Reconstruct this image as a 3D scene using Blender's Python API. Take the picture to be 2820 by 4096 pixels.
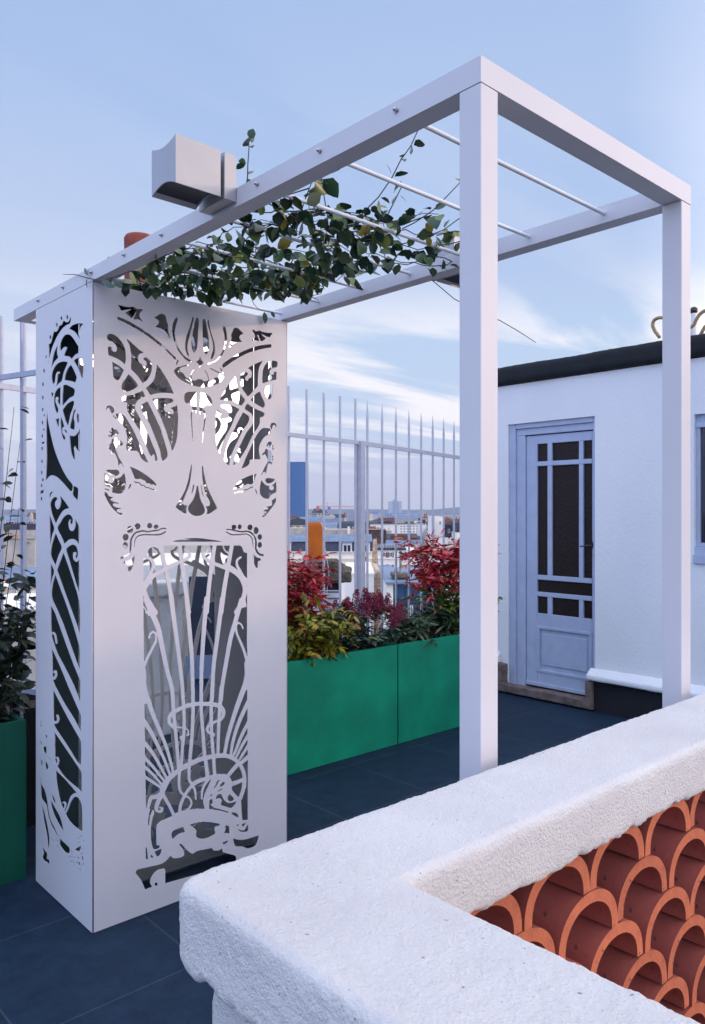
import bpy, bmesh, math, random
import numpy as np
from mathutils import Vector, Matrix, noise as mnoise
for o in list(bpy.data.objects): bpy.data.objects.remove(o)
R = math.radians
SC = bpy.context.scene
COL = SC.collection
# ------------------------------------------------------------------ camera
# world: +x along the short side of the pergola, +y along its long side, z up, metres
F_PX = 3127.4; IW, IH = 2820, 4096; YAW = 0.738
CAM = np.array([-1.2633, -1.0009, 1.6])
FW = np.array([math.sin(YAW), math.cos(YAW), 0.0]); RT = np.array([math.cos(YAW), -math.sin(YAW), 0.0]); UP = np.array([0, 0, 1.0])
cd = bpy.data.cameras.new('camera'); cam = bpy.data.objects.new('camera', cd); COL.objects.link(cam)
cam.location = CAM; cam.rotation_euler = (R(90), 0, -YAW)
cd.sensor_fit = 'VERTICAL'; cd.sensor_height = 36.0; cd.lens = 36.0 * F_PX / IH
cd.clip_start = 0.05; cd.clip_end = 20000
SC.camera = cam
# ------------------------------------------------------------------ light
SC.view_settings.view_transform = 'Standard'; SC.view_settings.look = 'None'
SC.view_settings.exposure = 0.0; SC.view_settings.gamma = 1.0
SUN_AZ, SUN_EL = R(140), R(8.5)          # heading clockwise from +y: low behind the camera, to the right
SUND = Vector((math.sin(SUN_AZ) * math.cos(SUN_EL), math.cos(SUN_AZ) * math.cos(SUN_EL), math.sin(SUN_EL)))
sl = bpy.data.lights.new('sun', 'SUN'); sl.energy = 0.7; sl.angle = R(0.7); sl.color = (1.0, 0.60, 0.36)
so = bpy.data.objects.new('sun', sl); COL.objects.link(so)
so.rotation_euler = SUND.to_track_quat('Z', 'Y').to_euler()
W = bpy.data.worlds.new('World'); SC.world = W; W.use_nodes = True
def build_world():
    nt = W.node_tree; N = nt.nodes; L = nt.links; N.clear()
    out = N.new('ShaderNodeOutputWorld'); bg = N.new('ShaderNodeBackground'); L.new(bg.outputs[0], out.inputs[0])
    tc = N.new('ShaderNodeTexCoord'); sep = N.new('ShaderNodeSeparateXYZ'); L.new(tc.outputs['Generated'], sep.inputs[0])
    def math_(op, a, b=None, c=None, clamp=False):
        m = N.new('ShaderNodeMath'); m.operation = op; m.use_clamp = clamp
        for i, v in enumerate((a, b, c)):
            if v is None: continue
            if isinstance(v, (int, float)): m.inputs[i].default_value = v
            else: L.new(v, m.inputs[i])
        return m.outputs[0]
    def ramp(fac, stops, interp='LINEAR'):
        r = N.new('ShaderNodeValToRGB'); r.color_ramp.interpolation = interp
        e = r.color_ramp.elements
        while len(e) < len(stops): e.new(0.5)
        for el, (p, c) in zip(e, stops): el.position = p; el.color = (*c, 1)
        L.new(fac, r.inputs[0]); return r.outputs[0]
    def mix(fac, a, b, mode='MIX'):
        m = N.new('ShaderNodeMix'); m.data_type = 'RGBA'; m.blend_type = mode; m.clamp_factor = True
        if isinstance(fac, (int, float)): m.inputs[0].default_value = fac
        else: L.new(fac, m.inputs[0])
        for i, v in ((6, a), (7, b)):
            if isinstance(v, tuple): m.inputs[i].default_value = (*v, 1)
            else: L.new(v, m.inputs[i])
        return m.outputs[2]
    x, y, z = sep.outputs
    sky = N.new('ShaderNodeTexSky'); sky.sky_type = 'NISHITA'; sky.sun_disc = False
    sky.sun_elevation = SUN_EL; sky.sun_rotation = SUN_AZ; sky.air_density = 1.0; sky.dust_density = 1.5; sky.ozone_density = 2.0
    nish = mix(1.0, sky.outputs[0], (0.10, 0.10, 0.10), 'MULTIPLY')
    # high evening haze veil, by elevation
    veil = ramp(z, [(0.0, (.68, .69, .90)), (.05, (.65, .67, .90)), (.11, (.64, .70, .93)), (.2, (.55, .68, .94)), (.34, (.45, .60, .91)), (.56, (.375, .54, .87)), (.72, (.88, .98, 1.25)), (1.0, (1.42, 1.40, 1.55))])
    base = mix(0.93, nish, veil)
    # thin stretched clouds
    d = math_('MAXIMUM', math_('ADD', z, 0.06), 0.02)
    cx = N.new('ShaderNodeCombineXYZ'); L.new(math_('DIVIDE', x, d), cx.inputs[0]); L.new(math_('DIVIDE', y, d), cx.inputs[1])
    mp = N.new('ShaderNodeMapping'); mp.inputs['Rotation'].default_value = (0, 0, R(28)); mp.inputs['Scale'].default_value = (.42, 1.15, 1); mp.inputs['Location'].default_value = (2.3, .4, 0); L.new(cx.outputs[0], mp.inputs[0])
    no = N.new('ShaderNodeTexNoise'); no.inputs['Scale'].default_value = 1.0; no.inputs['Detail'].default_value = 7; no.inputs['Roughness'].default_value = .56; no.inputs['Distortion'].default_value = .5
    L.new(mp.outputs[0], no.inputs['Vector'])
    cl = ramp(no.outputs[0], [(.42, (0, 0, 0)), (.58, (1, 1, 1))], 'EASE')
    band = ramp(z, [(.03, (0, 0, 0)), (.10, (1, 1, 1)), (.19, (.9, .9, .9)), (.30, (.12, .12, .12)), (.6, (.05, .05, .05))], 'EASE')
    side = ramp(math_('ADD', math_('MULTIPLY', x, .5), .5), [(.6, (.25, .25, .25)), (.8, (1, 1, 1))])
    cm = math_('MULTIPLY', math_('MULTIPLY', cl, band), side)
    col = mix(math_('MULTIPLY', band, math_('MULTIPLY', side, .35)), base, (.50, .74, .95))
    col = mix(cm, col, (1.06, 1.03, 1.07))
    # paler towards the left
    lf = ramp(math_('ADD', math_('MULTIPLY', y, .5), .5), [(.86, (0, 0, 0)), (1.0, (1, 1, 1))])
    lz = ramp(z, [(.0, (.3, .3, .3)), (.12, (1, 1, 1)), (.35, (.35, .35, .35)), (.5, (0, 0, 0))])
    col = mix(math_('MULTIPLY', math_('MULTIPLY', lf, lz), .8), col, (.78, .80, .93))
    # brighter half of the sky behind the camera, and the glow round the low sun
    dt = N.new('ShaderNodeVectorMath'); dt.operation = 'DOT_PRODUCT'; L.new(tc.outputs['Generated'], dt.inputs[0]); dt.inputs[1].default_value = SUND
    g = math_('ADD', math_('MULTIPLY', dt.outputs['Value'], .5), .5)
    back = ramp(g, [(.62, (0, 0, 0)), (.82, (.35, .35, .35)), (.93, (.8, .8, .8)), (1.0, (1, 1, 1))])
    low = ramp(z, [(0, (1, 1, 1)), (.25, (.7, .7, .7)), (.7, (.1, .1, .1))])
    glow = mix(math_('MULTIPLY', back, low), (0, 0, 0), (4.7, 4.05, 3.75))
    col = mix(1.0, col, glow, 'ADD')
    west = ramp(math_('ADD', math_('MULTIPLY', x, .5), .5), [(0.0, (1, 1, 1)), (.34, (.8, .8, .8)), (.47, (0, 0, 0))], 'EASE')
    col = mix(1.0, col, mix(west, (0, 0, 0), (.37, .50, .90)), 'ADD')
    below = ramp(z, [(0.0, (0, 0, 0)), (.5, (0, 0, 0))])
    L.new(col, bg.inputs[0]); bg.inputs[1].default_value = 1.0
build_world()
# ------------------------------------------------------------------ helpers
def ray(px, py): return FW + RT * (px - IW / 2) / F_PX + UP * (IH / 2 - py) / F_PX
def onplane(px, py, ax, val):
    d = ray(px, py); return CAM + d * ((val - CAM[ax]) / d[ax])
def atdepth(px, py, D): return CAM + ray(px, py) * D
_mats = {}
def mat(name, col, rough=.6, metal=0.0, var=.0, vscale=6.0, bump=.0, bscale=60.0, col2=None, island=None, spec=.5, stretch=None, speck=None, coat=0.0, objvar=0.0):
    """procedural surface: colour varied by noise, optional second noise colour, optional colour per island, bump"""
    if name in _mats: return _mats[name]
    m = bpy.data.materials.new(name); m.use_nodes = True; nt = m.node_tree; N = nt.nodes; L = nt.links
    b = N['Principled BSDF']; b.inputs['Roughness'].default_value = rough; b.inputs['Metallic'].default_value = metal
    b.inputs['Specular IOR Level'].default_value = spec; b.inputs['Coat Weight'].default_value = coat
    tc = N.new('ShaderNodeTexCoord'); vec = tc.outputs['Object']
    if stretch:
        mp = N.new('ShaderNodeMapping'); mp.inputs['Scale'].default_value = stretch; L.new(vec, mp.inputs[0]); vec = mp.outputs[0]
    def noise(scale, detail=5, rough_=.55):
        n = N.new('ShaderNodeTexNoise'); n.inputs['Scale'].default_value = scale; n.inputs['Detail'].default_value = detail; n.inputs['Roughness'].default_value = rough_
        L.new(vec, n.inputs['Vector']); return n.outputs[0]
    cur = None
    if island:
        gi = N.new('ShaderNodeNewGeometry'); r = N.new('ShaderNodeValToRGB'); e = r.color_ramp.elements
        while len(e) < len(island): e.new(.5)
        for el, (p, c) in zip(e, island): el.position = p; el.color = (*c, 1)
        L.new(gi.outputs['Random Per Island'], r.inputs[0]); cur = r.outputs[0]
    if var or col2:
        r = N.new('ShaderNodeValToRGB'); e = r.color_ramp.elements
        c2 = col2 or tuple(min(1, c * (1 + var)) for c in col); c1 = col if col2 else tuple(c * (1 - var) for c in col)
        e[0].position = .32; e[0].color = (*c1, 1); e[1].position = .68; e[1].color = (*c2, 1)
        L.new(noise(vscale), r.inputs[0])
        if cur is not None:
            mx = N.new('ShaderNodeMix'); mx.data_type = 'RGBA'; mx.blend_type = 'MULTIPLY'; mx.inputs[0].default_value = 1
            L.new(cur, mx.inputs[6]); L.new(r.outputs[0], mx.inputs[7]); cur = mx.outputs[2]
        else: cur = r.outputs[0]
    if speck:
        sc, thr, sc_col = speck
        r = N.new('ShaderNodeValToRGB'); e = r.color_ramp.elements; e[0].position = thr; e[0].color = (0, 0, 0, 1); e[1].position = thr + .05; e[1].color = (1, 1, 1, 1)
        L.new(noise(sc, 2, .5), r.inputs[0])
        mx = N.new('ShaderNodeMix'); mx.data_type = 'RGBA'; L.new(r.outputs[0], mx.inputs[0])
        if cur is not None: L.new(cur, mx.inputs[6])
        else: mx.inputs[6].default_value = (*col, 1)
        mx.inputs[7].default_value = (*sc_col, 1); cur = mx.outputs[2]
    if objvar:
        oi = N.new('ShaderNodeObjectInfo'); r = N.new('ShaderNodeValToRGB'); e = r.color_ramp.elements; e[0].color = (1 - objvar, 1 - objvar, 1 - objvar, 1); e[1].color = (1 + objvar * .4,) * 3 + (1,); L.new(oi.outputs['Random'], r.inputs[0])
        mx = N.new('ShaderNodeMix'); mx.data_type = 'RGBA'; mx.blend_type = 'MULTIPLY'; mx.inputs[0].default_value = 1; L.new(cur, mx.inputs[6]); L.new(r.outputs[0], mx.inputs[7]); cur = mx.outputs[2]
    if cur is not None: L.new(cur, b.inputs['Base Color'])
    else: b.inputs['Base Color'].default_value = (*col, 1)
    if bump:
        bn = N.new('ShaderNodeBump'); bn.inputs['Strength'].default_value = bump; bn.inputs['Distance'].default_value = .01
        L.new(noise(bscale, 6, .62), bn.inputs['Height']); L.new(bn.outputs[0], b.inputs['Normal'])
    _mats[name] = m; return m
class MB:
    """collects boxes, tubes, lathes and sheets; build() links them as one mesh object"""
    def __init__(s): s.v = []; s.f = []; s.sm = []
    def add(s, vs, fs, smooth=False):
        o = len(s.v); s.v += [tuple(float(c) for c in p) for p in vs]; s.f += [tuple(i + o for i in f) for f in fs]; s.sm += [smooth] * len(fs); return s
    def box(s, a, b, M=None):
        x0, y0, z0 = a; x1, y1, z1 = b
        vs = [(x0, y0, z0), (x1, y0, z0), (x1, y1, z0), (x0, y1, z0), (x0, y0, z1), (x1, y0, z1), (x1, y1, z1), (x0, y1, z1)]
        if M is not None: vs = [M @ Vector(p) for p in vs]
        return s.add(vs, [(0, 3, 2, 1), (4, 5, 6, 7), (0, 1, 5, 4), (1, 2, 6, 5), (2, 3, 7, 6), (3, 0, 4, 7)])
    def tube(s, pts, r, n=8, cap=True, smooth=True):
        pts = [Vector(p) for p in pts]; rs = r if isinstance(r, (list, tuple)) else [r] * len(pts)
        vs = []; fs = []; t0 = None; nrm = None
        for i, p in enumerate(pts):
            t = (pts[min(i + 1, len(pts) - 1)] - pts[max(i - 1, 0)]).normalized()
            if nrm is None:
                a = Vector((0, 0, 1)) if abs(t.z) < .9 else Vector((1, 0, 0)); nrm = t.cross(a).normalized()
            else: nrm = (nrm - t * nrm.dot(t)).normalized()
            bn = t.cross(nrm)
            for k in range(n):
                a = 2 * math.pi * k / n; vs.append(p + (nrm * math.cos(a) + bn * math.sin(a)) * rs[i])
        for i in range(len(pts) - 1):
            for k in range(n):
                k2 = (k + 1) % n; fs.append((i * n + k, i * n + k2, (i + 1) * n + k2, (i + 1) * n + k))
        s.add(vs, fs, smooth)
        if cap: s.add(vs[:n], [tuple(range(n))[::-1]]); s.add(vs[-n:], [tuple(range(n))])
        return s
    def lathe(s, prof, c=(0, 0, 0), n=24, smooth=True):
        vs = []; fs = []
        for (r, z) in prof:
            for k in range(n):
                a = 2 * math.pi * k / n; vs.append((c[0] + r * math.cos(a), c[1] + r * math.sin(a), c[2] + z))
        for i in range(len(prof) - 1):
            for k in range(n):
                k2 = (k + 1) % n; fs.append((i * n + k, i * n + k2, (i + 1) * n + k2, (i + 1) * n + k))
        return s.add(vs, fs, smooth)
    def prism(s, poly, a, b, ax=1):
        """polygon in the two axes other than ax, extruded from a to b along ax"""
        n = len(poly); mk = {0: lambda p, t: (t, p[0], p[1]), 1: lambda p, t: (p[0], t, p[1]), 2: lambda p, t: (p[0], p[1], t)}[ax]
        vs = [mk(p, a) for p in poly] + [mk(p, b) for p in poly]
        fs = [tuple(range(n))[::-1], tuple(range(n, 2 * n))] + [(i, (i + 1) % n, n + (i + 1) % n, n + i) for i in range(n)]
        return s.add(vs, fs)
    def build(s, name, m=None, parent=None, bevel=0, M=None):
        me = bpy.data.meshes.new(name); me.from_pydata(s.v, [], s.f); me.update()
        me.polygons.foreach_set('use_smooth', s.sm)
        bm = bmesh.new(); bm.from_mesh(me)
        if len(bm.faces) < 4000: bmesh.ops.recalc_face_normals(bm, faces=bm.faces)
        bm.to_mesh(me); bm.free()
        o = bpy.data.objects.new(name, me); COL.objects.link(o)
        if m: me.materials.append(m)
        if parent:
            o.parent = parent
            if M == 'world': o.matrix_parent_inverse = parent_inv(parent)
        if bevel:
            bv = o.modifiers.new('bevel', 'BEVEL'); bv.width = bevel; bv.segments = 2; bv.limit_method = 'ANGLE'; bv.angle_limit = R(40)
        return o
def parent_inv(p):
    M = Matrix.Translation(p.location) @ p.rotation_euler.to_matrix().to_4x4()
    q = p.parent
    while q: M = Matrix.Translation(q.location) @ q.rotation_euler.to_matrix().to_4x4() @ M; q = q.parent
    return M.inverted()
def tag(o, label, cat, group=None):
    o['label'] = label; o['category'] = cat
    if group: o['group'] = group
    return o
def thing(name, label, cat, loc=(0, 0, 0), rz=0, group=None):
    o = bpy.data.objects.new(name, None); COL.objects.link(o); o.location = loc; o.rotation_euler = (0, 0, rz); o.empty_display_size = .1
    return tag(o, label, cat, group)
def structure(o): o['kind'] = 'structure'; return o
def dup(o, loc=None, parent=None):
    c = o.copy(); COL.objects.link(c)
    if parent: c.parent = parent
    for ch in list(o.children): dup(ch, None, c)
    if loc is not None: c.location = loc
    return c
# ------------------------------------------------------------------ shared materials
M_white = mat('white_powder_coat', (.655, .635, .655), .42, var=.03, vscale=2.5, bump=.03, bscale=400)
M_steel = mat('bare_steel', (.5, .5, .52), .3, metal=1)
M_rod = mat('white_rod_paint', (.72, .76, .80), .35, var=.03)
M_mirror = mat('polished_mirror', (.86, .87, .85), .015, metal=1)
M_plaster = mat('rough_white_plaster', (.80, .77, .75), .9, col2=(.89, .865, .84), vscale=5, bump=.9, bscale=190, speck=(110, .70, (.42, .38, .36)))
M_wall = mat('white_wall_render', (.80, .80, .81), .9, col2=(.86, .855, .85), vscale=1.6, bump=.4, bscale=55, stretch=(1, 1, .55))
M_terra = mat('terracotta', (.36, .08, .058), .85, var=.10, vscale=14, bump=.25, bscale=90, speck=(45, .70, (.13, .05, .035)), objvar=.2)
M_cut = mat('cut_clay_edge', (.60, .165, .078), .85, var=.14, vscale=26, bump=.35, bscale=110, speck=(75, .70, (.17, .06, .04)), objvar=.18)
M_blue = mat('blue_grey_door_paint', (.42, .48, .62), .5, var=.06, vscale=10, bump=.12, bscale=45)
M_glass_dark = mat('dark_rippled_glass', (.020, .012, .011), .22, bump=.6, bscale=55, spec=.22)
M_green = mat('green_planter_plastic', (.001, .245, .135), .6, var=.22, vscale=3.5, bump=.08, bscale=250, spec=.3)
M_green_shaded = mat('shaded_green_planter_plastic', (.001, .085, .05), .6, var=.18, vscale=2.2, bump=.08, bscale=250, spec=.3)  # same planter green, with the left box's shade worked into the colour
M_soil = mat('dark_soil', (.03, .022, .016), .95, var=.4, vscale=40, bump=.6, bscale=60)
M_black = mat('black_bitumen', (.006, .008, .013), .8, var=.3, vscale=8, bump=.3, bscale=60)
M_stone = mat('brown_worn_stone', (.17, .13, .115), .9, var=.3, vscale=16, bump=.7, bscale=60)
M_fence = mat('grey_white_fence_paint', (.52, .53, .60), .5, var=.06, vscale=20, bump=.1, bscale=120)
M_fence_dark = mat('blue_grey_fence_paint', (.40, .43, .54), .5, var=.06, vscale=20, bump=.1, bscale=120)
M_bark = mat('brown_bark', (.055, .03, .02), .85, var=.3, vscale=60)
# ------------------------------------------------------------------ cut-out sheets
def smooth(pts, closed=True, sub=5):
    """Hermite through the points; sharp turns stay sharp"""
    P = np.array(pts, float); n = len(P); out = []; T = np.zeros_like(P)
    for i in range(n):
        if not closed and i in (0, n - 1): continue
        a = P[i] - P[i - 1]; b = P[(i + 1) % n] - P[i]; la = np.linalg.norm(a); lb = np.linalg.norm(b)
        if la < 1e-6 or lb < 1e-6: continue
        if (a @ b) / (la * lb) < .25: continue
        T[i] = (a / la + b / lb) * .5 * min(la, lb)
    for i in range(n if closed else n - 1):
        p0, p1, t0, t1 = P[i], P[(i + 1) % n], T[i], T[(i + 1) % n]
        for k in range(sub):
            t = k / sub; out.append((2*t**3-3*t*t+1)*p0 + (t**3-2*t*t+t)*t0 + (-2*t**3+3*t*t)*p1 + (t**3-t*t)*t1)
    if not closed: out.append(P[-1])
    return np.array(out)
class Raster:
    def __init__(s, x0, y0, x1, y1, ss):
        s.x0, s.y0, s.ss = x0, y0, ss; s.w = int((x1 - x0) * ss) + 1; s.h = int((y1 - y0) * ss) + 1
        s.m = np.zeros((s.h, s.w), np.float32)
    def _bb(s, P, pad=0):
        a = max(0, int((P[:, 0].min() - pad))); b = min(s.w, int(P[:, 0].max() + pad) + 2)
        c = max(0, int((P[:, 1].min() - pad))); d = min(s.h, int(P[:, 1].max() + pad) + 2); return a, b, c, d
    def to(s, crop, pts):
        cx, cy, k = crop; P = np.array(pts, float) / k + (cx, cy); return (P - (s.x0, s.y0)) * s.ss
    def poly(s, crop, pts, val=1.0, sm=True):
        P = s.to(crop, smooth(pts) if sm else pts); a, b, c, d = s._bb(P)
        if b <= a or d <= c: return
        X, Y = np.meshgrid(np.arange(a, b) + .5, np.arange(c, d) + .5); ins = np.zeros(X.shape, bool)
        for i in range(len(P)):
            x0, y0 = P[i - 1]; x1, y1 = P[i]
            if y0 == y1: continue
            ins ^= ((Y >= y0) != (Y >= y1)) & (X < (x1 - x0) * (Y - y0) / (y1 - y0) + x0)
        s.m[c:d, a:b][ins] = val
    def stroke(s, crop, pts, w, val=0.0, w2=None):
        P = s.to(crop, smooth(pts, False, 6)); k = s.ss / crop[2] / 2; n = len(P); w2 = w if w2 is None else w2
        for i in range(n - 1):
            r0 = (w + (w2 - w) * i / (n - 1)) * k; r1 = (w + (w2 - w) * (i + 1) / (n - 1)) * k
            a, b, c, d = s._bb(P[i:i + 2], max(r0, r1) + 1)
            if b <= a or d <= c: continue
            X, Y = np.meshgrid(np.arange(a, b) + .5, np.arange(c, d) + .5); q = P[i + 1] - P[i]; l2 = max(q @ q, 1e-9)
            t = np.clip(((X - P[i][0]) * q[0] + (Y - P[i][1]) * q[1]) / l2, 0, 1)
            ins = np.hypot(X - P[i][0] - t * q[0], Y - P[i][1] - t * q[1]) < r0 + (r1 - r0) * t
            s.m[c:d, a:b][ins] = val
    def dot(s, crop, cx, cy, rx, ry, val=1.0):
        s.poly(crop, [(cx + rx * math.cos(t), cy + ry * math.sin(t)) for t in np.linspace(0, 2 * math.pi, 15)[:-1]], val)
    def contours(s, tol=.3):
        m = s.m
        for _ in range(2):
            p = np.pad(m, 1, mode='edge'); m = (p[1:-1, 1:-1] * 2 + p[:-2, 1:-1] + p[2:, 1:-1] + p[1:-1, :-2] + p[1:-1, 2:]) / 6
        h, w = m.shape; B = m > .5
        c = B[:-1, :-1] * 1 + B[:-1, 1:] * 2 + B[1:, 1:] * 4 + B[1:, :-1] * 8
        TAB = {1: [(3, 0)], 2: [(0, 1)], 3: [(3, 1)], 4: [(1, 2)], 5: [(3, 0), (1, 2)], 6: [(0, 2)], 7: [(3, 2)], 8: [(2, 3)], 9: [(2, 0)], 10: [(0, 1), (2, 3)], 11: [(2, 1)], 12: [(1, 3)], 13: [(1, 0)], 14: [(0, 3)]}
        nxt = {}; pos = {}
        def edge(i, j, e):
            if e == 0: k = (i, j, 0); a, b = m[i, j], m[i, j + 1]
            elif e == 2: k = (i + 1, j, 0); a, b = m[i + 1, j], m[i + 1, j + 1]
            elif e == 3: k = (i, j, 1); a, b = m[i, j], m[i + 1, j]
            else: k = (i, j + 1, 1); a, b = m[i, j + 1], m[i + 1, j + 1]
            if k not in pos:
                t = (.5 - a) / (b - a); pos[k] = (k[1] + t + .5, k[0] + .5) if k[2] == 0 else (k[1] + .5, k[0] + t + .5)
            return k
        for i, j in zip(*np.nonzero((c > 0) & (c < 15))):
            for a, b in TAB[int(c[i, j])]: nxt[edge(i, j, a)] = edge(i, j, b)
        loops = []
        while nxt:
            st = next(iter(nxt)); k = st; lp = []
            while k in nxt: lp.append(pos[k]); k = nxt.pop(k)
            if len(lp) > 7: loops.append(np.array(lp))
        def dp(P, t):
            keep = np.zeros(len(P), bool); keep[[0, -1]] = True; st = [(0, len(P) - 1)]
            while st:
                a, b = st.pop()
                if b - a < 2: continue
                q = P[b] - P[a]; l = np.hypot(*q); d = P[a + 1:b] - P[a]
                dist = np.abs(d[:, 0] * q[1] - d[:, 1] * q[0]) / l if l > 1e-9 else np.hypot(d[:, 0], d[:, 1])
                k = int(dist.argmax())
                if dist[k] > t: keep[a + 1 + k] = True; st += [(a, a + 1 + k), (a + 1 + k, b)]
            return P[keep]
        return [np.array(dp(np.vstack([l, l[:1]]), tol)[:-1]) / s.ss + (s.x0, s.y0) for l in loops]
def sheet(outer, holes, thick, to_world, name, m, parent):
    """flat sheet with holes: a filled 2-D curve extruded to its thickness, turned into a mesh standing where to_world puts it"""
    cu = bpy.data.curves.new('tmp', 'CURVE'); cu.dimensions = '2D'; cu.fill_mode = 'BOTH'; cu.extrude = thick / 2
    for lp in [outer] + holes:
        if len(lp) < 3: continue
        sp = cu.splines.new('POLY'); sp.points.add(len(lp) - 1); sp.use_cyclic_u = True
        sp.points.foreach_set('co', [c for p in lp for c in (p[0], p[1], 0, 1)])
    o = bpy.data.objects.new('tmp', cu); COL.objects.link(o); bpy.context.view_layer.update()
    me = bpy.data.meshes.new_from_object(o.evaluated_get(bpy.context.evaluated_depsgraph_get()))
    bpy.data.objects.remove(o); bpy.data.curves.remove(cu)
    for v in me.vertices: v.co = to_world(v.co)
    me.name = name; me.materials.clear(); me.materials.append(m); me.update()
    ob = bpy.data.objects.new(name, me); COL.objects.link(ob)
    ob.parent = parent; ob.matrix_parent_inverse = parent_inv(parent)
    return ob
KY0, KY1, KW, KZ = 1.853, 2.426, 0.929, 2.474       # cabinet: front and back plane, width, height
YM = 1.985                                           # mirror plane inside it
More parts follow.
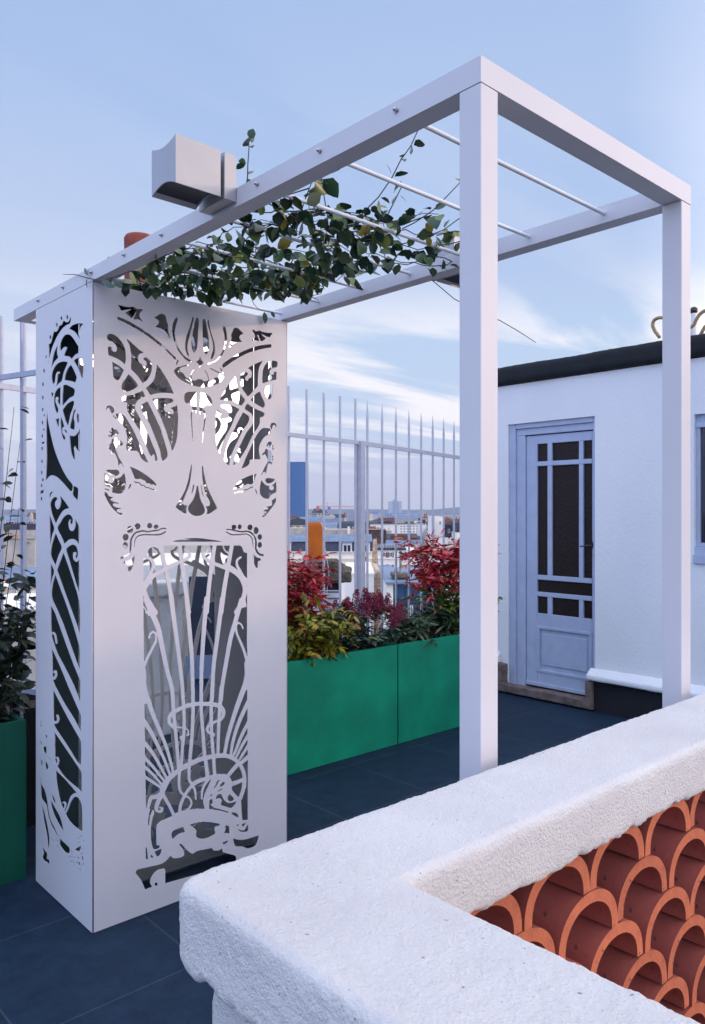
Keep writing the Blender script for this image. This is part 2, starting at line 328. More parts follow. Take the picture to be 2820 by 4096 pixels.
def front_holes():
    r = Raster(380, 1180, 1150, 3620, 1.0)
    A = (400, 1190, 3.99); B = (400, 1590, 3.99); C = (750, 1190, 3.99); D = (750, 1590, 3.99)
    E = (460, 2050, 2.66); F = (540, 2400, 3.192); G = (540, 2750, 3.192); H = (520, 3100, 2.9556)
    for crop, P in (
     (A, [(280,110),(330,125),(430,150),(545,148),(570,175),(640,185),(680,182),(685,205),(645,240),(632,280),(640,320),(680,370),(680,382),(640,362),(590,345),(555,352),(535,335),(550,310),(580,240),(572,235),(560,260),(520,320),(500,328),(470,300),(405,245),(420,230),(500,195),(490,188),(420,195),(350,208),(330,195),(310,155)]),
     (A, [(285,305),(350,330),(480,390),(600,460),(720,535),(850,630),(960,720),(1060,810),(1150,900),(1210,960),(1212,1000),(1190,985),(1130,925),(1040,835),(940,755),(830,670),(700,575),(570,495),(440,425),(340,375),(275,350)]),
     (A, [(870,310),(910,295),(950,262),(1020,262),(1050,295),(1065,350),(1070,390),(1090,430),(1090,500),(1100,570),(1122,640),(1105,640),(1075,590),(1030,530),(970,495),(890,470),(890,455),(925,425),(940,395),(925,355),(880,330)]),
     (A, [(1210,320),(1230,318),(1242,350),(1230,400),(1210,470),(1198,560),(1205,650),(1235,760),(1290,860),(1370,950),(1470,1010),(1470,1030),(1430,1025),(1360,985),(1290,910),(1230,820),(1190,720),(1165,620),(1152,520),(1160,430),(1190,350)]),
     (A, [(1480,305),(1500,315),(1490,380),(1460,500),(1430,620),(1405,720),(1395,790),(1405,860),(1425,920),(1410,940),(1380,890),(1360,810),(1362,720),(1385,600),(1420,500),(1455,400),(1470,330)]),
     (A, [(1540,325),(1575,325),(1580,400),(1570,550),(1560,700),(1545,820),(1510,880),(1490,875),(1465,800),(1458,700),(1475,580),(1500,470),(1520,370)]),
     (C, [(240,345),(285,345),(300,420),(320,530),(340,650),(345,760),(330,870),(300,910),(275,890),(255,800),(245,650),(240,500)]),
     (C, [(320,355),(338,360),(350,430),(375,540),(410,660),(435,760),(438,850),(420,930),(385,990),(370,975),(380,920),(405,850),(410,760),(385,650),(350,520),(322,410)]),
     (C, [(570,460),(595,460),(615,510),(630,600),(628,700),(605,810),(550,920),(470,1010),(390,1060),(330,1075),(320,1055),(340,1043),(420,1020),(490,960),(550,870),(585,780),(595,680),(585,580),(565,500)]),
     (C, [(720,540),(740,490),(775,480),(815,495),(850,530),(890,570),(885,585),(850,595),(830,640),(850,680),(875,700),(860,712),(800,712),(740,740),(700,785),(668,802),(660,780),(680,720),(700,660),(700,590)]),
     (C, [(1030,515),(1060,515),(1090,540),(1150,525),(1190,545),(1260,560),(1340,565),(1358,585),(1330,605),(1318,635),(1280,630),(1230,605),(1180,580),(1200,610),(1255,650),(1230,670),(1190,697),(1165,690),(1150,650),(1125,590),(1115,600),(1145,690),(1130,700),(1090,680),(1040,695),(1025,690),(1045,660),(1075,640),(1070,590),(1050,555)]),
     (C, [(550,1080),(600,1030),(700,960),(820,890),(950,830),(1080,785),(1200,758),(1340,745),(1342,795),(1220,815),(1100,845),(960,890),(840,950),(720,1020),(640,1080),(575,1125)]),
     (C, [(200,920),(215,980),(260,1045),(215,1080),(200,1155),(190,1090),(165,1050),(137,1030),(145,1015),(180,1000)]),
     (C, [(-216,1160),(-200,1210),(-150,1280),(-60,1340),(50,1390),(170,1425),(280,1430),(400,1405),(500,1370),(560,1320),(592,1265),(570,1235),(515,1200),(500,1250),(480,1270),(430,1285),(400,1320),(370,1335),(335,1315),(300,1335),(260,1335),(230,1310),(190,1300),(150,1310),(120,1325),(80,1315),(45,1265),(20,1285),(-10,1285),(-40,1250),(-60,1215),(-110,1185),(-130,1150),(-115,1120),(-140,1098)]),
     (A, [(1348,1560),(1365,1525),(1420,1505),(1545,1500),(1548,1800),(1535,1880),(1525,1810),(1505,1795),(1480,1790),(1470,1760),(1440,1700),(1410,1680),(1385,1695),(1350,1660)]),
     (C, [(205,1510),(260,1515),(320,1550),(370,1600),(392,1650),(395,1690),(380,1720),(365,1730),(330,1715),(290,1730),(255,1760),(250,1790),(265,1820),(285,1860),(225,1800),(210,1880),(195,1850),(190,1780),(200,1650)]),
     (A, [(112,620),(130,590),(180,580),(240,600),(300,650),(355,720),(395,800),(415,900),(415,980),(400,1065),(385,1055),(330,1010),(260,970),(180,935),(140,920),(130,860),(128,780),(170,785),(195,800),(180,820),(200,850),(240,870),(265,850),(268,800),(240,745),(190,700),(125,680)]),
     (A, [(195,1025),(250,1055),(320,1100),(380,1160),(360,1210),(320,1290),(290,1320),(250,1310),(215,1270),(205,1180)]),
     (A, [(410,650),(470,690),(560,770),(640,840),(708,882),(660,890),(625,910),(610,950),(615,1010),(635,1040),(670,1060),(680,1090),(710,1105),(740,1085),(745,1040),(725,1010),(690,985),(700,960),(740,958),(790,990),(820,1040),(832,1100),(825,1170),(790,1260),(740,1330),(680,1365),(650,1320),(590,1240),(495,1140),(495,1100),(500,960),(490,860),(470,760),(440,700)]),
     (A, [(455,1222),(500,1260),(570,1340),(612,1410),(560,1450),(480,1490),(400,1505),(355,1470),(342,1430),(355,1370),(410,1290)]),
     (A, [(910,1065),(960,1130),(1020,1220),(1080,1320),(1130,1420),(1180,1535),(1100,1525),(1000,1520),(900,1530),(800,1552),(770,1500),(730,1440),(800,1390),(860,1310),(885,1220),(900,1130)]),
     (B, [(350,-6),(400,-26),(500,-41),(600,-76),(680,-108),(705,-66),(720,-16),(650,14),(600,54),(570,104),(562,174),(590,240),(640,330),(700,440),(780,600),(840,750),(890,870),(915,970),(908,1012),(880,1010),(868,915),(845,910),(825,945),(790,900),(740,780),(680,640),(620,510),(540,380),(470,270),(432,200),(435,75),(370,70),(345,40)]),
     (B, [(645,150),(660,115),(700,90),(760,60),(785,110),(820,180),(870,280),(920,390),(970,500),(1010,630),(1050,760),(1080,880),(1080,940),(1050,980),(1000,1018),(980,960),(960,860),(920,740),(860,590),(800,440),(730,310),(670,220)]),
     (B, [(835,25),(900,10),(1000,5),(1100,12),(1150,20),(1172,55),(1150,80),(1100,95),(1040,130),(1020,170),(1030,210),(1060,235),(1110,235),(1140,265),(1165,265),(1172,235),(1160,190),(1120,175),(1150,155),(1200,140),(1230,120),(1240,200),(1248,300),(1245,450),(1235,620),(1215,720),(1180,810),(1150,860),(1130,770),(1090,650),(1030,470),(960,300),(890,140)]),
     (B, [(250,255),(290,255),(350,265),(400,300),(450,380),(510,480),(580,620),(650,780),(720,930),(775,1040),(730,1025),(670,985),(640,930),(600,860),(520,850),(440,845),(415,790),(430,720),(435,640),(410,530),(370,450),(300,370),(270,320)]),
     (B, [(95,190),(95,160),(120,135),(160,128),(200,145),(225,190),(225,230),(205,245),(195,270),(180,250),(165,210),(150,175),(125,160),(110,175),(120,200)]),
     (B, [(205,290),(225,285),(258,320),(262,345),(240,335),(212,310)]),
     (B, [(180,490),(205,480),(225,510),(265,505),(272,530),(300,560),(290,585),(255,590),(215,600),(180,635),(135,620),(130,600),(170,595),(190,575),(150,555),(145,535),(185,535)]),
     (B, [(235,640),(275,645),(285,700),(330,690),(375,740),(345,770),(290,740),(270,790),(240,810),(270,880),(300,950),(340,1020),(370,1080),(388,1125),(375,1110),(345,1060),(325,1045),(310,1080),(302,1120),(295,1090),(285,1010),(260,940),(235,890),(200,890),(170,905),(180,880),(195,850),(150,830),(140,800),(160,780),(140,750),(175,735),(190,660),(225,660)]),
     (B, [(90,1160),(130,1150),(200,1155),(260,1150),(295,1165),(312,1200),(290,1235),(250,1255),(235,1250),(230,1225),(190,1235),(150,1220),(120,1185)]),
     (B, [(72,1205),(90,1215),(120,1250),(150,1280),(180,1285),(215,1290),(260,1292),(310,1280),(350,1250),(375,1205),(395,1230),(410,1300),(412,1400),(390,1480),(350,1525),(300,1535),(240,1528),(185,1510),(200,1490),(190,1440),(150,1425),(100,1415),(72,1390)]),
     (B, [(75,1500),(120,1530),(140,1570),(220,1595),(165,1620),(190,1650),(240,1668),(300,1680),(300,1695),(220,1690),(205,1710),(225,1740),(260,1755),(335,1765),(335,1778),(280,1785),(265,1810),(290,1835),(355,1840),(360,1860),(340,1875),(300,1860),(220,1790),(150,1700),(100,1610),(72,1550)]),
     (B, [(475,1100),(540,1125),(640,1175),(740,1240),(830,1310),(890,1370),(918,1430),(890,1410),(850,1385),(820,1395),(790,1370),(740,1365),(720,1325),(690,1320),(650,1295),(600,1305),(560,1295),(540,1250),(510,1180)]),
     (B, [(495,1365),(498,1400),(480,1440),(452,1472),(455,1440),(475,1390)]),
     (B, [(1455,1065),(1468,1090),(1460,1200),(1440,1340),(1410,1450),(1360,1570),(1325,1660),(1330,1700),(1350,1720),(1395,1720),(1380,1780),(1380,1855),(1330,1840),(1260,1795),(1205,1745),(1240,1690),(1300,1590),(1360,1470),(1400,1340),(1425,1230)]),
     (B, [(1490,1395),(1503,1395),(1500,1450),(1480,1510),(1460,1550),(1465,1490),(1480,1430)]),
     (D, [(150,1408),(170,1410),(180,1480),(195,1560),(215,1640),(255,1720),(280,1790),(270,1840),(230,1875),(170,1890),(110,1885),(50,1855),(15,1810),(8,1760),(30,1710),(90,1630),(120,1550),(140,1460)]),
     (D, [(212,1400),(225,1405),(235,1480),(255,1560),(258,1590),(240,1560),(222,1490)]),
     (D, [(235,1080),(245,1090),(260,1180),(285,1310),(320,1430),(370,1550),(430,1670),(472,1765),(420,1810),(360,1850),(305,1862),(315,1800),(295,1740),(290,1728),(340,1735),(358,1700),(350,1650),(300,1560),(265,1450),(240,1300),(230,1160)]),
     (C, [(960,1132),(1010,1098),(1080,1060),(1150,1030),(1205,1005),(1185,1045),(1150,1100),(1132,1200),(1125,1320),(1122,1410),(1060,1480),(1010,1540),(965,1582),(940,1550),(890,1480),(850,1390),(838,1300),(845,1240),(870,1210),(900,1195),(940,1192),(965,1210),(960,1240),(930,1260),(920,1290),(940,1325),(965,1325),(975,1290),(1010,1280),(1025,1240),(1025,1190),(1000,1150)]),
     (C, [(1195,1260),(1200,1180),(1225,1100),(1270,1040),(1330,1010),(1390,1008),(1430,1025),(1438,1060),(1425,1112),(1380,1120),(1330,1150),(1310,1190),(1325,1225),(1350,1235),(1385,1215),(1368,1185),(1420,1185),(1420,1310),(1370,1320),(1290,1340),(1200,1372),(1193,1320)]),
     (C, [(1220,1450),(1280,1410),(1368,1385),(1360,1480),(1345,1580),(1320,1620),(1290,1622),(1265,1600),(1240,1540)]),
     (C, [(770,1245),(785,1300),(800,1400),(830,1500),(870,1570),(920,1635),(890,1690),(860,1728),(790,1690),(720,1655),(620,1640),(515,1632),(550,1560),(600,1470),(650,1400),(690,1350),(730,1300)]),
     (C, [(1155,1500),(1180,1570),(1215,1640),(1235,1700),(1225,1745),(1195,1757),(1130,1720),(1060,1675),(1010,1640),(1050,1580),(1100,1530)]),
     (D, [(525,125),(560,112),(640,110),(740,140),(828,185),(800,230),(760,305),(735,370),(690,480),(640,570),(580,690),(540,800),(527,915),(490,860),(460,740),(447,600),(445,450),(450,320),(470,190),(560,255),(530,280),(525,320),(545,350),(580,330),(640,330),(660,290),(650,230),(600,185),(540,160)]),
     (D, [(885,235),(930,260),(980,300),(985,350),(960,420),(900,500),(850,600),(790,720),(730,850),(690,960),(665,1088),(640,1070),(585,1010),(600,880),(640,740),(700,600),(780,440),(840,320)]),
     (D, [(960,95),(1000,130),(1060,165),(1130,200),(1190,225),(1225,250),(1225,290),(1195,310),(1155,315),(1155,400),(1130,470),(1060,570),(1000,690),(950,800),(890,900),(840,980),(820,1045),(790,1010),(765,1030),(765,1085),(740,1092),(735,1050),(760,950),(800,850),(870,700),(940,560),(1010,470),(1045,400),(1050,320),(1010,250),(960,215),(915,180),(930,130)]),
     (D, [(1200,490),(1310,495),(1330,540),(1290,590),(1220,640),(1170,720),(1145,800),(1145,880),(1165,970),(1150,990),(1110,985),(1000,995),(990,1050),(950,1100),(860,1132),(890,1060),(950,920),(1010,790),(1070,660),(1130,560)]),
     (D, [(1320,470),(1330,420),(1370,402),(1410,420),(1422,460),(1405,478),(1395,440),(1370,440),(1355,480),(1345,520)]),
     (D, [(1260,780),(1265,750),(1285,715),(1320,702),(1345,720),(1345,750),(1375,765),(1360,790),(1385,815),(1370,838),(1330,815),(1290,785)]),
     (D, [(1240,830),(1260,815),(1290,840),(1330,860),(1345,920),(1375,940),(1355,965),(1375,995),(1345,1015),(1355,1078),(1320,1055),(1290,1050),(1270,1130),(1245,1250),(1240,1190),(1215,1185),(1180,1245),(1175,1230),(1220,1140),(1260,1060),(1285,1010),(1270,960),(1240,905),(1190,925),(1200,890),(1235,860)]),
     (D, [(1105,1215),(1080,1290),(1040,1375),(1010,1390),(960,1375),(930,1400),(890,1400),(870,1440),(800,1450),(730,1475),(735,1450),(790,1370),(860,1310),(950,1265),(1030,1235)]),
     (D, [(1085,1450),(1100,1480),(1120,1550),(1100,1530),(1082,1480)]),
     (D, [(1180,1315),(1220,1370),(1270,1405),(1330,1405),(1380,1380),(1415,1335),(1418,1510),(1380,1530),(1330,1560),(1295,1615),(1220,1605),(1170,1560),(1155,1500),(1160,1400)]),
     (D, [(1240,1310),(1270,1285),(1340,1290),(1400,1300),(1385,1330),(1340,1360),(1290,1370),(1255,1355)]),
     (D, [(1415,1600),(1410,1660),(1370,1730),(1300,1820),(1240,1890),(1205,1915),(1188,1890),(1240,1870),(1215,1840),(1260,1850),(1260,1815),(1210,1820),(1240,1790),(1290,1785),(1270,1750),(1235,1745),(1300,1735),(1350,1715),(1345,1650),(1380,1620)]),
     (E, [(205,440),(195,480),(140,510),(95,520),(90,540),(125,555),(140,610),(150,635),(175,610),(200,540),(207,480)]),
     (E, [(1468,430),(1500,470),(1550,490),(1555,510),(1525,520),(1520,580),(1510,595),(1490,570),(1470,500)]),
     (E, [(597,312),(680,290),(800,273),(900,273),(1000,285),(1100,300),(1162,312)]),
    ): r.poly(crop, P)
    r.dot(B, 172, 1325, 45, 45, 0); r.dot(D, 1340, 1440, 38, 38, 0)
    for crop, P, w, w2 in (
     (C, [(365,1130),(440,1170),(515,1205)], 16, 16), (C, [(278,1165),(315,1230),(335,1310)], 12, 16), (C, [(112,1145),(75,1190),(55,1250),(60,1300)], 12, 18),
     (C, [(-110,1110),(-50,1090),(15,1080)], 22, 20), (C, [(-150,1000),(-175,1060)], 22, 26), (C, [(525,1130),(570,1205)], 16, 24),
     (B, [(1482,205),(1458,275),(1460,350),(1470,500),(1480,690)], 26, 10), (D, [(265,215),(285,290),(280,330),(265,450),(250,600),(243,715)], 28, 12),
     (B, [(548,1340),(580,1362),(620,1355),(660,1400),(700,1400),(730,1435),(770,1435),(810,1460),(850,1465),(890,1480)], 16, 14),
     (B, [(78,1455),(110,1470),(140,1478)], 12, 22),
     (D, [(750,1528),(800,1512),(850,1500),(880,1505),(920,1470),(960,1470),(1000,1440),(1040,1430)], 12, 18),
     (E, [(540,172),(500,170),(460,190),(400,195),(350,205),(300,195),(250,205),(220,215),(190,250),(170,300),(165,380),(150,440),(110,465),(65,485)], 14, 22),
     (E, [(535,205),(490,230),(420,238),(320,235),(260,245),(225,270),(208,320),(205,370)], 18, 8),
     (E, [(1180,178),(1230,182),(1290,195),(1350,205),(1400,200),(1440,210),(1480,250),(1500,310),(1500,390),(1530,440),(1575,455)], 12, 22),
     (E, [(1185,208),(1240,235),(1330,235),(1400,230),(1445,255),(1465,310),(1470,370)], 14, 8),
    ): r.stroke(crop, P, w, 1.0, w2)
    for x, y, a, b in ((160,185,33,42),(241,147,31,34),(369,140,27,30),(438,151,25,24),(114,262,32,38),(110,350,27,38),(1266,155,26,26),(1327,152,21,27),(1437,158,28,31),(1500,192,29,38),(1541,260,24,30),(1542,345,23,32)): r.dot(E, x, y, a, b)
    # the tall window with its fan of bars: window first, then what stays as metal
    e = lambda c, x, y: (c[0] + x / c[2], c[1] + y / c[2])
    I = (0, 0, 1)
    win = [e(E,302,478), e(E,345,462), e(E,343,425), e(E,365,380), e(E,410,362), e(E,455,380), e(E,480,430), e(E,490,440), e(E,490,352), e(E,1330,352), e(E,1350,365), e(E,1372,420), e(E,1407,435), e(F,1432,0), e(G,1437,0), e(H,1395,0), e(H,1395,530), e(H,1320,540), e(H,1290,511), e(H,1240,490), e(H,1170,455), e(H,1100,430), e(H,950,405), e(H,800,400), e(H,700,410), e(H,610,432), e(H,530,455), e(H,500,488), e(H,430,520), e(H,360,550), e(H,320,590), e(H,280,420), e(H,215,390), e(H,200,470), e(H,190,482), e(H,182,0), e(G,118,0), e(F,106,0)]
    r.poly(I, win, 1.0, sm=False)
    for crop, P in ((F, [(100,830),(125,850),(145,950),(142,1060),(165,1170),(205,1300),(100,1335)]), (F, [(1440,760),(1400,800),(1405,930),(1390,1030),(1350,1200),(1440,1130)]),
        (H, [(960,360),(940,330),(930,390),(900,400),(880,330),(900,260),(950,150),(1000,60),(1100,10),(1170,20),(1200,60),(1205,170),(1240,230),(1300,270),(1315,330),(1320,420),(1330,545),(1290,520),(1200,480),(1050,420)])): r.poly(crop, P, 0.0)
    for crop, P in ((H, [(1010,290),(1030,240),(1070,225),(1095,260),(1110,290),(1150,325),(1200,330),(1260,305),(1245,350),(1200,390),(1120,370),(1070,350),(1085,300),(1060,275)]),
        (H, [(1155,265),(1180,225),(1215,260),(1235,290),(1200,312),(1165,300)]), (H, [(940,250),(975,215),(970,240),(950,255)]), (H, [(938,300),(975,280),(980,345),(940,350)]), (H, [(1040,60),(1065,60),(1010,150),(985,170)]),
        (H, [(1060,130),(1095,85),(1125,85),(1110,120),(1070,140)]), (H, [(1020,210),(1060,175),(1115,155),(1070,185)]), (H, [(1195,455),(1215,440),(1270,460),(1288,505),(1240,485)])): r.poly(crop, P, 1.0)
    r.stroke(H, [(940,395),(985,400)], 14, 1.0); r.stroke(H, [(1015,400),(1090,420),(1160,440)], 16, 1.0)
    for crop, P, w, w2 in (
     (E, [(495,345),(515,500),(545,620),(590,850),(620,1063)], 36, 45), (F, [(460,-60),(490,180),(520,400),(570,780),(605,1100),(615,1277)], 60, 42), (G, [(605,0),(620,200),(630,500),(605,800),(590,1050)], 42, 34),
     (E, [(690,345),(715,560),(750,800),(785,1063)], 40, 46), (F, [(662,-20),(690,300),(725,700),(735,1000),(742,1277)], 54, 44), (G, [(740,0),(742,300),(730,600),(705,900),(690,1060)], 44, 38),
     (E, [(1062,345),(1030,560),(1000,800),(978,1063)], 40, 40), (F, [(915,-20),(880,400),(850,900),(848,1277)], 56, 42), (G, [(848,0),(848,300),(870,600),(890,870),(905,950),(930,1160)], 38, 46),
     (E, [(1245,345),(1200,600),(1165,800),(1130,1063)], 40, 46), (F, [(1115,-20),(1050,500),(1005,850),(985,1277)], 54, 42), (G, [(985,0),(975,300),(980,600),(1000,850),(1020,1140)], 40, 40),
     (F, [(1360,0),(1290,250),(1220,500),(1165,800),(1115,1100),(1100,1277)], 56, 44), (G, [(1105,0),(1085,250),(1070,500),(1060,870)], 46, 36),
     (E, [(1180,560),(1290,630),(1350,710),(1385,820),(1350,960),(1290,1063)], 50, 44),
     (F, [(148,0),(200,130),(290,340),(340,560),(400,850),(465,1100),(490,1277)], 76, 44), (G, [(475,0),(485,150),(490,290),(515,520),(545,850),(560,1060)], 46, 40),
     (E, [(310,760),(320,850),(345,930),(420,1063)], 30, 70), (E, [(302,1000),(350,1075),(362,1090)], 10, 24),
     (E, [(320,790),(400,680),(500,620),(600,570),(700,525),(770,490),(800,460),(785,425),(745,398)], 50, 16),
     (E, [(990,392),(970,420),(940,432),(945,470),(980,505),(1050,540),(1150,580),(1250,620),(1330,680),(1385,760)], 20, 50),
     (E, [(295,470),(350,478),(395,515),(410,560),(395,620),(360,680),(310,770)], 36, 30),
     (E, [(1340,475),(1300,510),(1300,560),(1330,620),(1370,690),(1400,720)], 20, 34), (E, [(1390,870),(1375,930),(1385,990),(1340,1000)], 24, 36),
     (F, [(180,485),(195,435),(235,405),(268,440),(268,520),(220,620),(160,740),(118,840)], 20, 34),
     (F, [(135,160),(160,165),(190,100)], 16, 30), (F, [(1400,75),(1370,60),(1390,10)], 16, 30),
     (F, [(1380,365),(1355,310),(1320,290),(1290,325),(1300,420),(1340,520),(1390,640),(1430,780)], 18, 34),
     (G, [(165,150),(225,330),(320,560),(400,760),(470,1000),(485,1080)], 62, 26),
     (G, [(1405,-20),(1340,150),(1270,350),(1190,620),(1145,850)], 66, 38),
     (G, [(105,420),(200,560),(300,760),(380,930),(445,1110)], 58, 28), (G, [(105,690),(220,830),(310,980),(405,1160)], 52, 28), (G, [(105,880),(220,1000),(300,1100),(385,1210)], 44, 26), (G, [(105,1000),(220,1100),(350,1250)], 42, 26), (G, [(110,1130),(240,1215),(345,1285)], 40, 30),
     (G, [(1455,170),(1330,440),(1250,700),(1225,870)], 50, 30), (G, [(1455,440),(1360,620),(1290,800),(1250,890)], 44, 26), (G, [(1455,600),(1370,740),(1285,910)], 40, 24), (G, [(1455,730),(1340,915)], 36, 24), (G, [(1455,880),(1350,970)], 50, 40),
     (G, [(1330,960),(1250,905),(1150,870),(1010,880),(880,905),(760,950),(660,1000),(560,1060),(460,1140),(380,1230),(350,1290)], 52, 60),
     (G, [(1320,950),(1375,1050),(1400,1150),(1395,1277)], 50, 44), (H, [(1350,40),(1345,150),(1305,280)], 44, 40),
     (G, [(1395,1065),(1380,1040)], 20, 20),
     (H, [(430,90),(385,190),(370,225),(300,262),(250,270),(230,330),(205,420),(195,500)], 62, 26), (H, [(390,230),(340,300),(310,400),(330,430),(370,430),(385,395),(352,385)], 52, 18),
     (G, [(690,600),(665,615),(685,565),(650,520),(570,510),(485,490),(445,440),(445,380),(480,320),(560,280),(680,230),(800,205),(900,208),(1000,215),(1090,235),(1128,290),(1125,360),(1100,410),(1020,440),(960,470),(925,520),(935,570),(980,585),(1005,600)], 16, 34),
     (G, [(440,420),(445,380),(480,320),(560,280),(680,232),(800,210),(900,210),(1000,215),(1090,240)], 40, 56), (G, [(1090,240),(1130,300),(1125,370)], 56, 40), (G, [(440,380),(440,450),(500,510)], 44, 44), (G, [(980,590),(1000,610)], 54, 40), (G, [(590,640),(600,670)], 40, 30),
     (H, [(700,-60),(700,60),(735,115),(690,180),(650,240),(620,300),(595,380),(590,450)], 32, 34), (H, [(590,-60),(580,60),(590,180),(640,240),(700,270),(728,330),(705,390),(672,410)], 34, 14),
     (H, [(735,115),(820,70),(920,40),(1020,15),(1120,10)], 46, 44), (H, [(735,115),(770,190),(778,290)], 40, 12), (H, [(920,60),(870,140),(852,220),(850,285)], 34, 16), (H, [(990,40),(950,140),(910,230),(890,320),(915,400)], 46, 46),
     (H, [(390,230),(430,300),(480,390),(515,470)], 40, 36), (G, [(1330,960),(1170,1150)], 44, 44), (G, [(1230,1235),(1330,1200),(1400,1160)], 60, 30), (H, [(1190,190),(1290,300)], 40, 30),
    ): r.stroke(crop, P, w, 0.0, w2)
    for P in ([(290,320),(265,330),(235,420),(215,520),(212,590),(225,595),(240,500),(265,420),(295,370)],
     [(320,440),(370,455),(440,455),(490,470),(490,488),(430,520),(360,550),(320,590),(313,650),(313,760),(318,835),(345,830),(358,845),(340,870),(300,882),(275,870),(255,800),(245,700),(250,600),(270,500),(295,430)],
     [(700,590),(800,560),(900,553),(1000,565),(1068,580),(1050,605),(1015,610),(1000,640),(1010,690),(980,715),(900,750),(840,755),(790,735),(780,700),(785,660),(750,620)],
     [(490,700),(510,660),(560,635),(630,615),(640,640),(650,670),(660,675),(600,690),(550,720),(510,760),(495,735)],
     [(1125,595),(1170,605),(1178,692),(1110,685),(1130,640)], [(1275,635),(1320,655),(1350,655),(1395,580),(1395,660),(1340,675),(1300,665)], [(1320,590),(1370,560),(1345,615)], [(1265,590),(1285,580),(1280,608),(1268,608)],
     [(1220,745),(1280,765),(1370,760),(1525,712),(1490,830),(1400,870),(1340,850),(1300,845),(1250,840),(1225,790)], [(1095,800),(1160,770),(1155,800),(1105,825)],
     [(185,860),(200,855),(215,980),(218,995),(187,998)], [(245,935),(285,975),(245,980)], [(290,905),(375,868),(370,920),(345,960),(320,965)],
     [(575,815),(610,818),(650,860),(700,910),(740,930),(790,900),(880,880),(975,862),(985,890),(1050,890),(1090,865),(1100,910),(1180,935),(1250,960),(1250,1040),(1000,1120),(680,1210),(418,1285),(415,1108),(350,1118),(290,1158),(245,1230),(240,1280),(268,1322),(180,1357),(130,1240),(70,1160),(78,1125),(120,1110),(250,1080),(370,1050),(430,1010),(480,952),(510,980),(560,982),(620,965),(642,940),(632,890),(600,845)]): r.poly(H, P, 1.0)
    r.dot(H, 310, 1292, 18, 22, 1.0)
    return r.contours()
